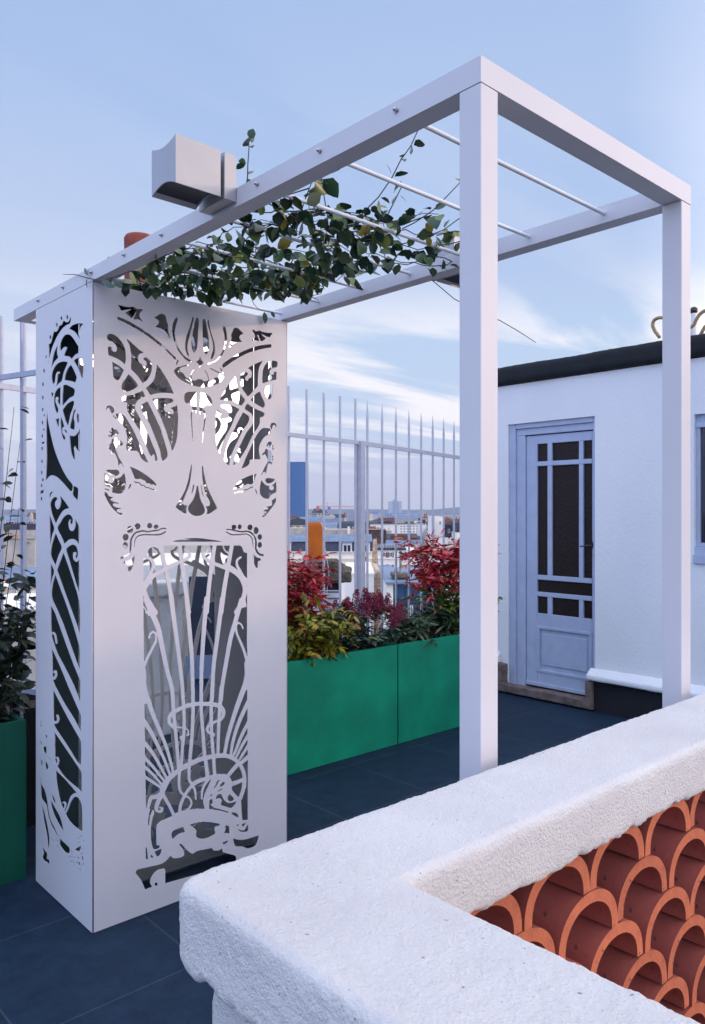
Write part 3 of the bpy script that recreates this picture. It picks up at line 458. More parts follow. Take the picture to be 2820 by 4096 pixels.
def side_holes():
    r = Raster(150, 1230, 345, 3500, 2.0)
    A = (140, 1220, 5.796); B = (140, 1600, 5.796); C = (140, 1900, 3.8625); D = (140, 2450, 3.8625); E = (140, 2850, 3.3114)
    for crop, P in (
     (A, [(830,275),(845,300),(815,430),(740,465),(660,530),(590,620),(520,730),(460,860),(410,980),(370,1120),(335,1250),(300,1380),(270,1435),(325,1320),(330,1150),(322,900),(345,905),(380,870),(400,780),(430,660),(455,605),(490,625),(535,580),(575,480),(620,465),(665,365),(700,380),(730,400),(780,390),(810,330)]),
     (A, [(800,555),(850,490),(950,440),(1050,425),(1130,435),(1070,510),(1045,580),(1035,700),(1055,820),(1020,770),(960,670),(890,600)]),
     (A, [(590,960),(600,880),(640,780),(700,700),(770,680),(830,700),(900,780),(970,890),(1040,1010),(1035,1100),(940,1155),(860,1255),(800,1200),(740,1185),(680,1175),(700,1110),(745,1000),(715,970),(670,990),(620,1055),(590,1040)]),
     (A, [(540,925),(520,1060),(525,1150),(545,1215),(480,1290),(430,1370),(385,1470),(395,1390),(420,1230),(460,1080)]),
     (A, [(770,1330),(720,1450),(670,1580),(630,1760),(570,1810),(500,1890),(520,1750),(540,1600),(580,1590),(575,1550),(530,1550),(490,1620),(470,1780),(430,1850),(400,1760),(395,1640),(430,1500),(500,1390),(580,1330),(680,1310)]),
     (A, [(838,1385),(890,1470),(940,1580),(975,1680),(940,1800),(860,1770),(760,1750),(690,1745),(710,1620),(760,1490)]),
     (A, [(910,1295),(960,1245),(1040,1228),(1085,1225),(1115,1300),(1128,1500),(1110,1700),(1080,1690),(1020,1510),(960,1390)]),
     (A, [(600,1905),(597,2100),(592,2330),(585,2340),(530,2235),(545,2170),(525,2130),(495,2140),(482,2200),(490,2260),(515,2330),(545,2400),(545,2470),(515,2517),(480,2450),(450,2320),(448,2180),(470,2040),(530,1945)]),
     (A, [(665,1855),(740,1850),(800,1880),(880,1920),(925,1960),(925,2040),(900,2110),(820,2150),(740,2230),(655,2330),(640,2320),(645,2100)]),
     (A, [(380,2010),(410,2035),(440,2040),(420,2110),(405,2170),(390,2100)]),
     (B, [(870,20),(905,25),(915,80),(880,200),(830,340),(800,480),(775,610),(730,530),(690,410),(650,240),(690,170),(760,90)]),
     (B, [(935,210),(955,240),(930,290),(905,420),(925,500),(925,640),(905,695),(850,670),(815,655),(830,560),(860,430),(900,270)]),
     (B, [(985,300),(1030,350),(1040,450),(1025,530),(985,510),(970,400)]),
     (B, [(1050,650),(1050,850),(1040,1190),(1020,1200),(940,1100),(950,1060),(910,1100),(925,1250),(930,1390),(900,1370),(850,1250),(820,1050),(810,815),(860,835),(930,830),(1000,760)]),
     (B, [(480,430),(515,445),(565,410),(560,540),(550,660),(520,570)]),
     (B, [(615,390),(650,490),(690,620),(655,630),(640,700),(650,780),(690,830),(710,890),(685,930),(650,890),(620,780),(600,600),(600,470)]),
     (B, [(675,690),(720,690),(765,775),(720,750)]),
     (B, [(290,250),(310,480),(350,690),(400,920),(470,1180),(560,1420),(660,1640),(760,1810),(870,1950),(885,2010),(860,2110),(820,2115),(760,2050),(660,1930),(560,1830),(480,1770),(390,1745),(320,1790),(255,1885),(265,1700),(275,1400),(270,1000),(270,600)]),
     (B, [(900,1990),(1005,2045),(995,2330),(960,2300),(885,2210),(890,2080)]),
     (B, [(160,985),(180,975),(220,960),(225,1010),(190,1015),(165,1030)]), (B, [(150,1800),(180,1825),(210,1810),(205,1880),(165,1880),(175,1850)]), (B, [(140,2090),(170,2105),(205,2060),(205,2160),(160,2160),(130,2220)]),
     (B, [(195,360),(235,320),(235,370)]), (B, [(185,700),(230,650),(230,715)]), (B, [(190,1555),(225,1540),(255,1490),(215,1560)]),
     (C, [(290,255),(260,290),(230,375),(228,320),(245,270)]),
     (C, [(390,315),(420,350),(480,430),(535,512),(460,535),(410,590),(360,680),(325,755),(290,680),(255,570),(240,470),(255,400),(290,350),(330,340),(355,370),(340,385),(318,420),(318,480),(345,530),(375,520),(395,470),(402,400)]),
     (C, [(232,610),(270,720),(302,830),(270,930),(240,1110),(232,900)]),
     (C, [(350,825),(400,730),(450,650),(510,608),(560,625),(588,680),(585,740),(570,765),(545,735),(560,690),(540,690),(522,750),(540,840),(575,868),(605,850),(628,780),(628,675),(685,800),(690,950),(682,1085),(640,1020),(590,990),(530,1000),(455,1070),(420,980)]),
     (C, [(325,895),(370,1000),(418,1120),(370,1240),(320,1400),(265,1300),(248,1230),(265,1080)]),
     (C, [(485,1155),(530,1100),(590,1075),(640,1100),(665,1170),(665,1250),(645,1295),(625,1270),(640,1230),(630,1190),(600,1195),(592,1250),(605,1310),(640,1340),(672,1330),(690,1260),(690,1840),(650,1730),(590,1530),(530,1320)]),
     (C, [(248,1370),(300,1480),(270,1600),(245,1760)]),
     (C, [(445,1195),(690,1960),(693,2484),(640,2300),(345,1480),(370,1400)]),
     (C, [(320,1540),(400,1760),(500,2030),(595,2318),(690,2644),(697,2700),(697,3030),(640,2884),(440,2318),(350,2100),(262,1890),(275,1700)]),
     (D, [(250,-110),(310,0),(400,250),(500,530),(600,800),(700,1040),(707,1060),(703,1410),(600,1130),(450,830),(350,640),(300,500),(262,370),(250,200)]),
     (D, [(262,545),(400,850),(540,1190),(690,1530),(713,1590),(712,1860),(600,1640),(450,1400),(295,1100),(275,1000),(268,700)]),
     (D, [(285,1190),(400,1410),(520,1640),(650,1870),(715,2000),(716,2360),(660,2318),(500,2060),(310,1770),(290,1650)]),
     (E, [(262,255),(610,770),(622,800),(622,1065),(560,1000),(400,860),(290,700),(268,600)]),
     (E, [(280,765),(400,880),(560,1065),(520,1070),(470,1120),(430,1250),(400,1310),(350,1230),(310,1050),(285,900)]),
     (E, [(410,1345),(440,1290),(480,1180),(530,1115),(580,1130),(625,1230),(632,1580),(540,1520),(460,1440)]),
     (E, [(220,1060),(270,1160),(270,1220),(235,1150)]), (E, [(215,1150),(270,1260),(340,1390),(385,1580),(340,1520),(260,1370),(220,1250)]),
     (E, [(80,760),(90,940),(130,1020),(160,1130),(200,1390),(260,1520),(330,1660),(460,1790),(460,1865),(400,1850),(330,1750),(330,1690),(270,1590),(220,1500),(180,1390),(150,1230),(85,1130)]),
     (E, [(85,1180),(130,1330),(180,1560),(195,1700),(175,1845),(160,1640),(120,1440)]),
     (E, [(90,1760),(130,1820),(165,1870),(160,1930),(195,1960),(180,2050),(170,1990),(120,1960),(100,1920),(115,1870)]),
     (E, [(75,80),(95,180),(80,200)]), (E, [(130,280),(165,310),(155,350)]), (E, [(110,450),(155,450),(155,560),(120,520)]), (E, [(90,540),(110,570),(90,560)]), (E, [(70,330),(100,440),(75,410)]), (E, [(150,640),(180,720),(155,770),(140,700)]), (E, [(180,570),(205,620),(190,630)]), (E, [(80,610),(105,660),(85,720)]),
     (E, [(530,1815),(610,1760),(608,1810),(580,1845)]), (E, [(550,1900),(595,1925),(570,1935)]), (E, [(620,1910),(640,1900),(645,1960),(628,1965)]), (E, [(575,1970),(600,1990),(595,2040),(578,2010)])): r.poly(crop, P)
    for crop, P, w, w2 in ((D, [(258,335),(285,312),(310,345),(325,410),(334,475)], 26, 22), (D, [(275,1010),(305,1020),(328,965),(315,905),(295,920)], 40, 24), (D, [(292,1695),(340,1695),(362,1650),(345,1590)], 40, 26), (E, [(275,680),(300,690),(310,640),(295,595),(272,600)], 30, 12),
        (E, [(380,1290),(400,1260),(405,1210),(385,1185),(365,1200)], 26, 12)): r.stroke(crop, P, w, 0.0, w2)
    for x, y, a, b in ((755,285,22,55),(620,310,20,52),(512,462,20,52),(362,748,20,52),(265,1205,14,45),(217,1528,18,50),(192,1842,18,50),(188,2150,18,50)): r.dot(A, x, y, a, b)
    for x, y in ((183,228),(180,528),(175,838),(170,1130),(168,1425),(163,1685),(160,1985),(157,2290)): r.dot(B, x, y, 17, 47)
    for x, y in ((587,1665),(617,1640),(590,1722),(650,1700),(630,1805),(608,1880),(635,1868),(485,1910),(457,1915),(525,1915),(480,1965),(510,1978),(560,1990),(620,2030),(578,2065),(610,2082),(645,2005),(490,1840),(250,1705),(280,1692),(295,1765),(225,1665),(305,1700)): r.dot(E, x, y, 7, 14)
    return r.contours(.35)
def build_cabinet():
    t = thing('screen_cabinet', 'tall white metal cabinet with cut-out flower screens standing under the pergola beam', 'cabinet', (KW / 2, (KY0 + KY1) / 2, 0))
    fh = []
    for lp in front_holes():
        q = [onplane(x, y, 1, KY0) for x, y in lp]; fh.append([(p[0], p[2]) for p in q])
    e = .006
    sheet([(e, .004), (KW - e, .004), (KW - e, KZ), (e, KZ)], fh, .003, lambda c: Vector((c.x, KY0 + .0015 - c.z, c.y)), 'front_panel', M_white, t)
    sh = []
    for lp in side_holes():
        q = [onplane(x, y, 0, .0016) for x, y in lp]; sh.append([(p[1], p[2]) for p in q])
    out = [(KY0 + .002, .004), (KY1, .004), (KY1, KZ), (KY0 + .002, KZ)]
    sheet(out, sh, .003, lambda c: Vector((.0016 + c.z, c.x, c.y)), 'side_panel', M_white, t)
    sheet(out, sh, .003, lambda c: Vector((KW - .0016 + c.z, c.x, c.y)), 'side_panel', M_white, t)
    MB().box((.004, KY1 + .0005, .004), (KW - .004, KY1 + .0035, KZ)).build('back_panel', M_white, t, M='world')
    M_in = mat('dark_inner_panel', (.12, .16, .16), .5)
    MB().box((.006, YM + .0045, .01), (KW - .006, YM + .010, KZ - .014)).build('backing_board', M_in, t, M='world')
    MB().box((.006, KY1 - .004, .01), (KW - .006, KY1 - .0005, KZ - .014)).build('inner_back', M_in, t, M='world')
    MB().box((.005, YM, .01), (KW - .005, YM + .004, KZ - .012)).build('mirror', M_mirror, t, M='world')
    MB().box((.005, KY0 + .005, KZ - .010), (KW - .005, KY1 - .005, KZ - .004)).build('top_plate', M_white, t, M='world')
    return t
# ------------------------------------------------------------------ terrace floor
def pave_material():
    m = bpy.data.materials.new('slate_pavers'); m.use_nodes = True; nt = m.node_tree; N = nt.nodes; L = nt.links; b = N['Principled BSDF']
    tc = N.new('ShaderNodeTexCoord'); mp = N.new('ShaderNodeMapping'); mp.inputs['Location'].default_value = (-.21, -2.04, 0); L.new(tc.outputs['Object'], mp.inputs[0])
    br = N.new('ShaderNodeTexBrick'); br.offset = 0; br.inputs['Scale'].default_value = 1; br.inputs['Brick Width'].default_value = .62; br.inputs['Row Height'].default_value = .62
    br.inputs['Mortar Size'].default_value = .0035; br.inputs['Mortar Smooth'].default_value = .3
    br.inputs['Color1'].default_value = (.009, .024, .049, 1); br.inputs['Color2'].default_value = (.013, .031, .060, 1); br.inputs['Mortar'].default_value = (.045, .06, .085, 1)
    L.new(mp.outputs[0], br.inputs['Vector'])
    n = N.new('ShaderNodeTexNoise'); n.inputs['Scale'].default_value = 9; n.inputs['Detail'].default_value = 9; n.inputs['Roughness'].default_value = .74; L.new(tc.outputs['Object'], n.inputs['Vector'])
    r = N.new('ShaderNodeValToRGB'); r.color_ramp.elements[0].position = .3; r.color_ramp.elements[0].color = (.66, .68, .72, 1); r.color_ramp.elements[1].position = .75; r.color_ramp.elements[1].color = (1.5, 1.48, 1.42, 1); L.new(n.outputs[0], r.inputs[0])
    mx = N.new('ShaderNodeMix'); mx.data_type = 'RGBA'; mx.blend_type = 'MULTIPLY'; mx.inputs[0].default_value = 1; L.new(br.outputs[0], mx.inputs[6]); L.new(r.outputs[0], mx.inputs[7])
    n2 = N.new('ShaderNodeTexNoise'); n2.inputs['Scale'].default_value = 170; n2.inputs['Detail'].default_value = 2; L.new(tc.outputs['Object'], n2.inputs['Vector'])
    r2 = N.new('ShaderNodeValToRGB'); r2.color_ramp.elements[0].position = .70; r2.color_ramp.elements[0].color = (0, 0, 0, 1); r2.color_ramp.elements[1].position = .78; r2.color_ramp.elements[1].color = (.35, .35, .35, 1); L.new(n2.outputs[0], r2.inputs[0])
    m2 = N.new('ShaderNodeMix'); m2.data_type = 'RGBA'; L.new(r2.outputs[0], m2.inputs[0]); L.new(mx.outputs[2], m2.inputs[6]); m2.inputs[7].default_value = (.12, .13, .16, 1); L.new(m2.outputs[2], b.inputs['Base Color'])
    b.inputs['Roughness'].default_value = .62; b.inputs['Specular IOR Level'].default_value = .2
    bp = N.new('ShaderNodeBump'); bp.inputs['Strength'].default_value = .25; bp.inputs['Distance'].default_value = .004; L.new(n2.outputs[0], bp.inputs['Height']); L.new(bp.outputs[0], b.inputs['Normal'])
    return m
def build_floor():
    structure(MB().box((-6, -9, -.35), (8.5, 3.95, 0)).build('terrace_floor', pave_material()))
    tag(MB().box((-5.9, -8.9, -24), (8.4, 3.85, -.352)).build('apartment_block', mat('cream_facade', (.52, .48, .41), .9, var=.08, vscale=.8)), 'cream apartment block carrying the roof terrace', 'building')
# ------------------------------------------------------------------ pergola
PW, PL, PH, BH, BW = 0.953, 2.699, 2.53, .0535, .058
RODS = [.24 + .2695 * i for i in range(9)]
def build_pergola():
    t = thing('pergola', 'white square-tube metal pergola with thin cross rods overhead', 'pergola')
    z0 = PH - BH
    for poly in ([(0, 0), (PW, 0), (PW - BW, BW), (BW, BW)], [(0, 0), (BW, BW), (BW, PL - BW), (0, PL)], [(PW, 0), (PW, PL), (PW - BW, PL - BW), (PW - BW, BW)], [(0, PL), (BW, PL - BW), (PW - BW, PL - BW), (PW, PL)]):
        MB().prism(poly, z0, PH, 2).build('beam', M_white, t)
    for nm, a, b in (('post', (.0005, .0005, 0), (BW - .0005, BW - .0005, z0 - .0012)), ('post', (PW - BW + .0005, .0005, 0), (PW - .0005, BW - .0005, z0 - .0012))):
        MB().box(a, b).build(nm, M_white, t, bevel=.0022)
    for y in RODS:
        MB().tube([(BW - .002, y, 2.505), (PW - BW + .002, y, 2.505)], .0062, 10).build('cross_rod', M_rod, t)
        b = MB()
        b.lathe([(0, 0), (.0075, 0), (.0075, .0012), (.0052, .0014)], n=12); b.lathe([(.0055, .0014), (.0055, .006), (.0045, .0085), (.0025, .0105), (0, .011)], n=6)
        o = b.build('bolt', M_steel, t); o.location = (-.0003, y, 2.509); o.rotation_euler = (0, R(-90), 0)
# ------------------------------------------------------------------ lamps
def build_lamp(name, label, sx, x0, y0):
    t = thing(name, label, 'lamp', (x0, y0, 2.49), 0, 'box lamps on the pergola beams')
    t.rotation_euler = (0, 0, 0)
    M_lamp = mat('grey_lamp_metal', (.36, .355, .37), .34, var=.03, vscale=8, metal=.35)
    B = MB(); B.box((min(sx * .0015, sx * .042), 0, -.002), (max(sx * .0015, sx * .042), .137, .131)); B.build('bracket', M_lamp, t, bevel=.0012)
    n = 8; prof_top = []; prof_bot = []
    for i in range(n + 1):
        u = i / n; y = -.0005 + .134 * u; s = math.sin(math.pi * u)
        prof_top.append((y, .131 - .014 * s)); prof_bot.append((y, .0 + .018 * s))
    a, b = sorted((sx * .055, sx * .197)); th = .003
    def sides(lo, hi, m):
        m.add([(lo, y, z) for y, z in prof_bot] + [(lo, y, z) for y, z in prof_top] + [(hi, y, z) for y, z in prof_bot] + [(hi, y, z) for y, z in prof_top],
              [(i, i + 1, n + 2 + i, n + 1 + i) for i in range(n)] + [(2 * (n + 1) + i, 2 * (n + 1) + i + 1, 3 * (n + 1) + i + 1, 3 * (n + 1) + i) for i in range(n)])
    m = MB(); sides(a, b, m)
    m.add([(a, prof_bot[0][0], prof_bot[0][1]), (b, prof_bot[0][0], prof_bot[0][1]), (b, prof_top[0][0], prof_top[0][1]), (a, prof_top[0][0], prof_top[0][1])], [(0, 1, 2, 3)])
    m.add([(a, prof_bot[-1][0], prof_bot[-1][1]), (b, prof_bot[-1][0], prof_bot[-1][1]), (b, prof_top[-1][0], prof_top[-1][1]), (a, prof_top[-1][0], prof_top[-1][1])], [(0, 1, 2, 3)])
    o = m.build('lamp_body', M_lamp, t); bm = bmesh.new(); bm.from_mesh(o.data); bmesh.ops.remove_doubles(bm, verts=bm.verts, dist=1e-5); bmesh.ops.recalc_face_normals(bm, faces=bm.faces); bm.to_mesh(o.data); bm.free(); s = o.modifiers.new('s', 'SOLIDIFY'); s.thickness = .003; s.offset = -1
    g = MB(); g.add([(x, y, z + .002) for x in (a + .004, b - .004) for y, z in prof_bot[1:-1]], [(i, i + 1, n - 1 + i + 1, n - 1 + i) for i in range(n - 2)])
    g.build('diffuser', mat('dark_lamp_glass', (.02, .026, .045), .5), t)
    MB().box((min(sx * .041, sx * .056), .05, .04), (max(sx * .041, sx * .056), .09, .08)).build('neck', M_lamp, t)
    for z in (.006, .119):
        q = MB().lathe([(0, 0), (.0028, 0), (.0022, .0012), (0, .0014)], n=8).build('screw', M_steel, t); q.location = (sx * .042, .008, z); q.rotation_euler = (0, R(90 * sx), 0)
    return t
# ------------------------------------------------------------------ leaves and plants
def leaf(m, p, d, up, ln, w, fold=.25, curl=.15):
    d = Vector(d).normalized(); up = Vector(up); s = d.cross(up)
    if s.length < 1e-3: s = d.cross(Vector((1, 0, 0)))
    s.normalize(); n = s.cross(d); p = Vector(p)
    def q(t, sx, wd): return p + d * (ln * t) + s * (sx * wd) + n * (abs(sx) * wd * fold - curl * ln * t * t)
    vs = [p] + [q(.28, k, w * .42) for k in (-1, 0, 1)] + [q(.62, k, w * .46) for k in (-1, 0, 1)] + [q(.86, k, w * .22) for k in (-1, 0, 1)] + [q(1, 0, 0)]
    m.add(vs, [(0, 2, 1), (0, 3, 2), (1, 2, 5, 4), (2, 3, 6, 5), (4, 5, 8, 7), (5, 6, 9, 8), (7, 8, 10), (8, 9, 10)], True)
def rvec(rng, zb=0.0, zs=1.0):
    while True:
        v = Vector((rng.uniform(-1, 1), rng.uniform(-1, 1), rng.uniform(-1, 1) * zs + zb))
        if .05 < v.length < 1.6: return v.normalized()
def inpoly(x, y, P):
    c = False
    for i in range(len(P)):
        x0, y0 = P[i - 1]; x1, y1 = P[i]
        if (y0 > y) != (y1 > y) and x < (x1 - x0) * (y - y0) / (y1 - y0) + x0: c = not c
    return c
L_VINE = mat('vine_leaf', (.02, .045, .02), .27, island=[(0, (.014, .042, .024)), (.35, (.026, .07, .032)), (.66, (.06, .115, .04)), (.88, (.11, .17, .06)), (.95, (.20, .23, .04)), (1, (.40, .29, .05))], spec=.4)
def build_vine():
    rng = random.Random(5)
    t = thing('climbing_vine', 'leafy climbing vine tangled through the rods of the pergola', 'vine', (.4, 1.3, 2.5))
    S = MB(); Lf = MB()
    poly = [(.075, 2.15), (.08, 1.5), (.085, 1.157), (.075, .90), (.085, .76), (.26, .82), (.36, .70), (.48, .61), (.62, .64), (.80, .72), (.80, .92), (.68, 1.12), (.72, 1.4), (.70, 1.66), (.56, 1.78), (.42, 1.84), (.3, 1.95), (.2, 2.2)]
    def node(p, dirs, ln0=.045):
        for d in dirs:
            ln = rng.uniform(.75, 1.3) * ln0; d = Vector(d).normalized()
            q = Vector(p) + d * .008; leaf(Lf, q, d + Vector((0, 0, rng.uniform(-.5, .1))), rvec(rng, 1.0, .6), ln, ln * rng.uniform(.68, .92), rng.uniform(.1, .4), rng.uniform(0, .35))
    for k in range(54):
        for _ in range(40):
            x, y = rng.uniform(.05, .9), rng.uniform(.6, 2.2)
            if inpoly(x, y, poly): break
        a = rng.uniform(-.6, .9) + (0 if rng.random() < .7 else 2.4); z = rng.uniform(2.495, 2.55); pts = []
        for i in range(rng.randint(10, 22)):
            pts.append((x, y, z)); a += rng.uniform(-.45, .45); x += .034 * math.cos(a); y += .034 * math.sin(a); z = min(max(z + rng.uniform(-.016, .016), 2.475), 2.585)
            if not inpoly(x, y, poly): a += 1.3; x += .03 * math.cos(a); y += .03 * math.sin(a)
            if not (.06 < x < .885): break
        if len(pts) < 4: continue
        S.tube(pts, [.0022 - .0012 * i / len(pts) for i in range(len(pts))], 5)
        for i, p in enumerate(pts):
            if rng.random() < .85: node(p, [rvec(rng, -.15, .7) for _ in range(rng.randint(1, 2))], .046)
    V = lambda x, y: (900 + x / 1.6625, 500 + y / 1.6625)
    for ax, val, P, every, ln in (
        (2, 2.535, [(870, 640), (960, 540), (1020, 480), (1110, 350), (1170, 230), (1235, 140), (1290, 20)], 1, .036), (2, 2.53, [(1085, 590), (1100, 560), (1150, 460), (1180, 400)], 1, .028),
        (2, 2.535, [(1180, 690), (1260, 650), (1380, 570), (1480, 470), (1560, 385)], 2, .03), (2, 2.52, [(1150, 800), (1260, 770), (1450, 700), (1560, 620), (1640, 560)], 2, .034),
        (2, 2.54, [(690, 700), (680, 600), (655, 450), (640, 345)], 1, .05), (2, 2.54, [(470, 720), (495, 620), (530, 500), (585, 360)], 1, .048), (2, 2.5, [(420, 590), (500, 640), (640, 720), (750, 790), (980, 940)], 1, .045),
        (0, .11, [(140, 430), (150, 340), (152, 260), (160, 150), (158, 110)], 1, .034), (2, 2.49, [(1000, 900), (1210, 930), (1330, 890), (1430, 800)], 2, .03),
        (0, .10, [(560, 420), (400, 470), (350, 560)], 1, .045)):
        pts = [onplane(*V(*p), ax, val) for p in P]
        S.tube(pts, [.0021 - .001 * i / len(pts) for i in range(len(pts))], 5)
        for i, p in enumerate(pts):
            if i and i % every == 0:
                d = Vector(pts[i]) - Vector(pts[i - 1])
                node(p, [d.normalized() * .6 + rvec(rng, 0, .6) for _ in range(2)], ln)
    # twig hanging off the far beam, and the tendrils that drop over the screen
    S.tube([(.92, 1.02, 2.515), (.957, .98, 2.47), (.957, .88, 2.385), onplane(1900, 1235, 0, .955), onplane(2001, 1283, 0, .955), onplane(2072, 1324, 0, .955), onplane(2143, 1370, 0, .955)], [.0018, .0018, .0017, .0016, .0016, .0015, .0011], 5)
    Cc = lambda x, y: (750 + x / 3.99, 1190 + y / 3.99)
    S.tube([onplane(*Cc(*p), 1, 1.835) for p in ((1000, -40), (1060, 110), (1120, 170), (1190, 210), (1300, 225), (1340, 235))], [.0014] * 6, 5)
    for a, b, w in (((1225, 225), (1245, 425), .018), ((1325, 225), (1400, 320), .013)):
        pa, pb = Vector(onplane(*Cc(*a), 1, 1.83)), Vector(onplane(*Cc(*b), 1, 1.83)); leaf(Lf, pa, pb - pa, (0, -1, .1), (pb - pa).length, w * 1.7, .15, .05)
    Z1 = lambda x, y: (x / 1.33, 1000 + y / 1.33)
    S.tube([onplane(*Z1(*p), 0, -.012) for p in ((335, 130), (400, 130), (470, 150), (540, 165), (620, 140), (700, 110))], [.001, .0016, .0018, .002, .002, .002], 5)
    for a, b, w in (((470, 135), (440, 92), .014), ((462, 150), (460, 205), .012), ((540, 165), (600, 195), .02), ((600, 150), (640, 200), .018), ((690, 115), (720, 180), .02)):
        pa, pb = Vector(onplane(*Z1(*a), 0, -.014)), Vector(onplane(*Z1(*b), 0, -.014)); leaf(Lf, pa, pb - pa, (-1, 0, .2), (pb - pa).length, w * 1.2, .2, .1)
    S.build('stems', M_bark, t, M='world'); Lf.build('leaves', L_VINE, t, M='world')
def build_compound(name, label, base, stems, z0, z1, rad, lm, ln, wd, seed, lean=(0, 0), leaflets=7, per=9, droop=.2, flowers=None, umbel=None):
    """upright stems carrying sprays of narrow leaflets"""
    rng = random.Random(seed); t = thing(name, label, 'plant', base); S = MB(); Lf = MB()
    for k in range(stems):
        a = 2 * math.pi * (k + rng.random() * .7) / stems; r = rad * math.sqrt(rng.random()) * .9
        b = Vector((base[0] + .25 * r * math.cos(a), base[1] + .25 * r * math.sin(a), base[2])); top = Vector((base[0] + lean[0] + r * math.cos(a), base[1] + lean[1] + r * math.sin(a), z1 - rng.uniform(0, .35) * (z1 - z0)))
        pts = [b.lerp(top, i / 6) + Vector((rng.uniform(-.012, .012), rng.uniform(-.012, .012), 0)) for i in range(7)]; S.tube(pts, [.0045 - .003 * i / 6 for i in range(7)], 5)
        for j in range(per):
            u = max((z0 - b.z) / max(top.z - b.z, .05), .0); u = u + (1 - u) * (j + rng.random()) / per; p = b.lerp(top, min(u, 1))
            d = rvec(rng, .25, .5); L_ = rng.uniform(.07, .16) * rad / .2; q0 = p; path = [p]
            for i in range(leaflets):
                q = q0 + d * (L_ / leaflets); d = (d + Vector((0, 0, -droop * .25))).normalized(); path.append(q)
                for sgn in (-1, 1):
                    sd = d.cross(Vector((0, 0, 1))) * sgn; leaf(Lf, q, d * .55 + sd + Vector((0, 0, rng.uniform(-.5, .3))), rvec(rng, .9, .5), ln * rng.uniform(.7, 1.25), wd * rng.uniform(.8, 1.2), .15, rng.uniform(0, .4))
                q0 = q
            leaf(Lf, q0, d, rvec(rng, .9, .4), ln * 1.2, wd, .15, .1); S.tube(path, .0009, 4, cap=False)
    S.build('stems', M_bark, t, M='world'); Lf.build('foliage', lm, t, M='world'); return t
def build_bush(name, label, base, n, size, lm, ln, wd, seed, whorl=6, zb=.2, fl=None, droop=0.0):
    """rosettes of leaves on short branches; fl = (material, kind, count, size)"""
    rng = random.Random(seed); t = thing(name, label, 'plant', base); S = MB(); Lf = MB(); Fl = MB(); tips = []
    for k in range(n):
        d = rvec(rng, .5, .8); d.z = abs(d.z) if rng.random() < .82 else d.z * .5; u = rng.uniform(.45, 1) ** .6
        p = Vector((base[0] + d.x * size[0] * u, base[1] + d.y * size[1] * u, base[2] + .05 + max(d.z, -.2) * size[2] * u)); tips.append((p, d))
        b = Vector((base[0] + d.x * size[0] * .2, base[1] + d.y * size[1] * .2, base[2] - .02)); S.tube([b, b.lerp(p, .5) + Vector((0, 0, .02)), p], [.003, .0022, .0014], 5)
        for j in range(whorl):
            a = 2 * math.pi * j / whorl + rng.random(); dd = Vector((math.cos(a), math.sin(a), rng.uniform(zb - .4, zb + .4) - droop)) + d * .4
            leaf(Lf, p + Vector((0, 0, rng.uniform(-.015, .012))), dd, Vector((0, 0, 1)) + d * .5 + rvec(rng) * .4, ln * rng.uniform(.7, 1.2), wd * rng.uniform(.8, 1.2), .2, rng.uniform(.05, .45))
    if fl:
        fm, kind, cnt, fs = fl
        tips.sort(key=lambda q: -(q[0].z - .3 * q[0].y))
        for p, d in tips[:cnt]:
            if kind == 'panicle':
                for i in range(260):
                    h = rng.random(); r = fs * .55 * (1 - h * .75) * math.sqrt(rng.random()); a = rng.uniform(0, 6.283)
                    c = p + Vector((r * math.cos(a), r * math.sin(a), fs * 1.25 * h + .012)); s = rng.uniform(.003, .0052)
                    Fl.add([c + Vector(v) * s for v in ((1, 0, 0), (-1, 0, 0), (0, 1, 0), (0, -1, 0), (0, 0, 1), (0, 0, -1))], [(0, 2, 4), (2, 1, 4), (1, 3, 4), (3, 0, 4), (2, 0, 5), (1, 2, 5), (3, 1, 5), (0, 3, 5)])
                for i in range(26):
                    h = rng.random() * .9; a = rng.uniform(0, 6.283); r = fs * .5 * (1 - h * .75); Fl.tube([p + Vector((0, 0, fs * 1.25 * h)), p + Vector((r * math.cos(a), r * math.sin(a), fs * 1.25 * h + .02))], .0007, 4, cap=False)
            else:
                Fl.lathe([(0, 0), (fs * .3, fs * .2), (fs * .36, fs * .5), (fs * .2, fs * .9), (0, fs * 1.2)], (p.x, p.y, p.z), 8)
        Fl.build('flowers' if kind == 'panicle' else 'buds', fm, t, M='world')
    S.build('stems', M_bark, t, M='world'); Lf.build('foliage', lm, t, M='world'); return t
def build_planter(name, label, a, b, m, rim=.022, group=None):
    t = thing(name, label, 'planter', ((a[0] + b[0]) / 2, (a[1] + b[1]) / 2, a[2]), 0, group); B = MB(); (x0, y0, z0), (x1, y1, z1) = a, b; w = rim
    for p, q in (((x0, y0, z0), (x1, y0 + w, z1)), ((x0, y1 - w, z0), (x1, y1, z1)), ((x0, y0 + w, z0), (x0 + w, y1 - w, z1)), ((x1 - w, y0 + w, z0), (x1, y1 - w, z1)), ((x0 + w, y0 + w, z0), (x1 - w, y1 - w, z0 + .03))): B.box(p, q)
    o = B.build('shell', m, t, M='world'); bm = bmesh.new(); bm.from_mesh(o.data); bmesh.ops.remove_doubles(bm, verts=bm.verts, dist=1e-5); bm.to_mesh(o.data); bm.free()
    g = MB(); n = 14; rng = random.Random(2)
    vs = [(x0 + w + .002 + (x1 - x0 - 2 * w - .004) * i / n, y0 + w + .002 + (y1 - y0 - 2 * w - .004) * j / 6, z1 - .06 + rng.uniform(-.012, .012)) for j in range(7) for i in range(n + 1)]
    g.add(vs, [(j * (n + 1) + i, j * (n + 1) + i + 1, (j + 1) * (n + 1) + i + 1, (j + 1) * (n + 1) + i) for j in range(6) for i in range(n)], True); g.build('soil', M_soil, t, M='world')
    return t
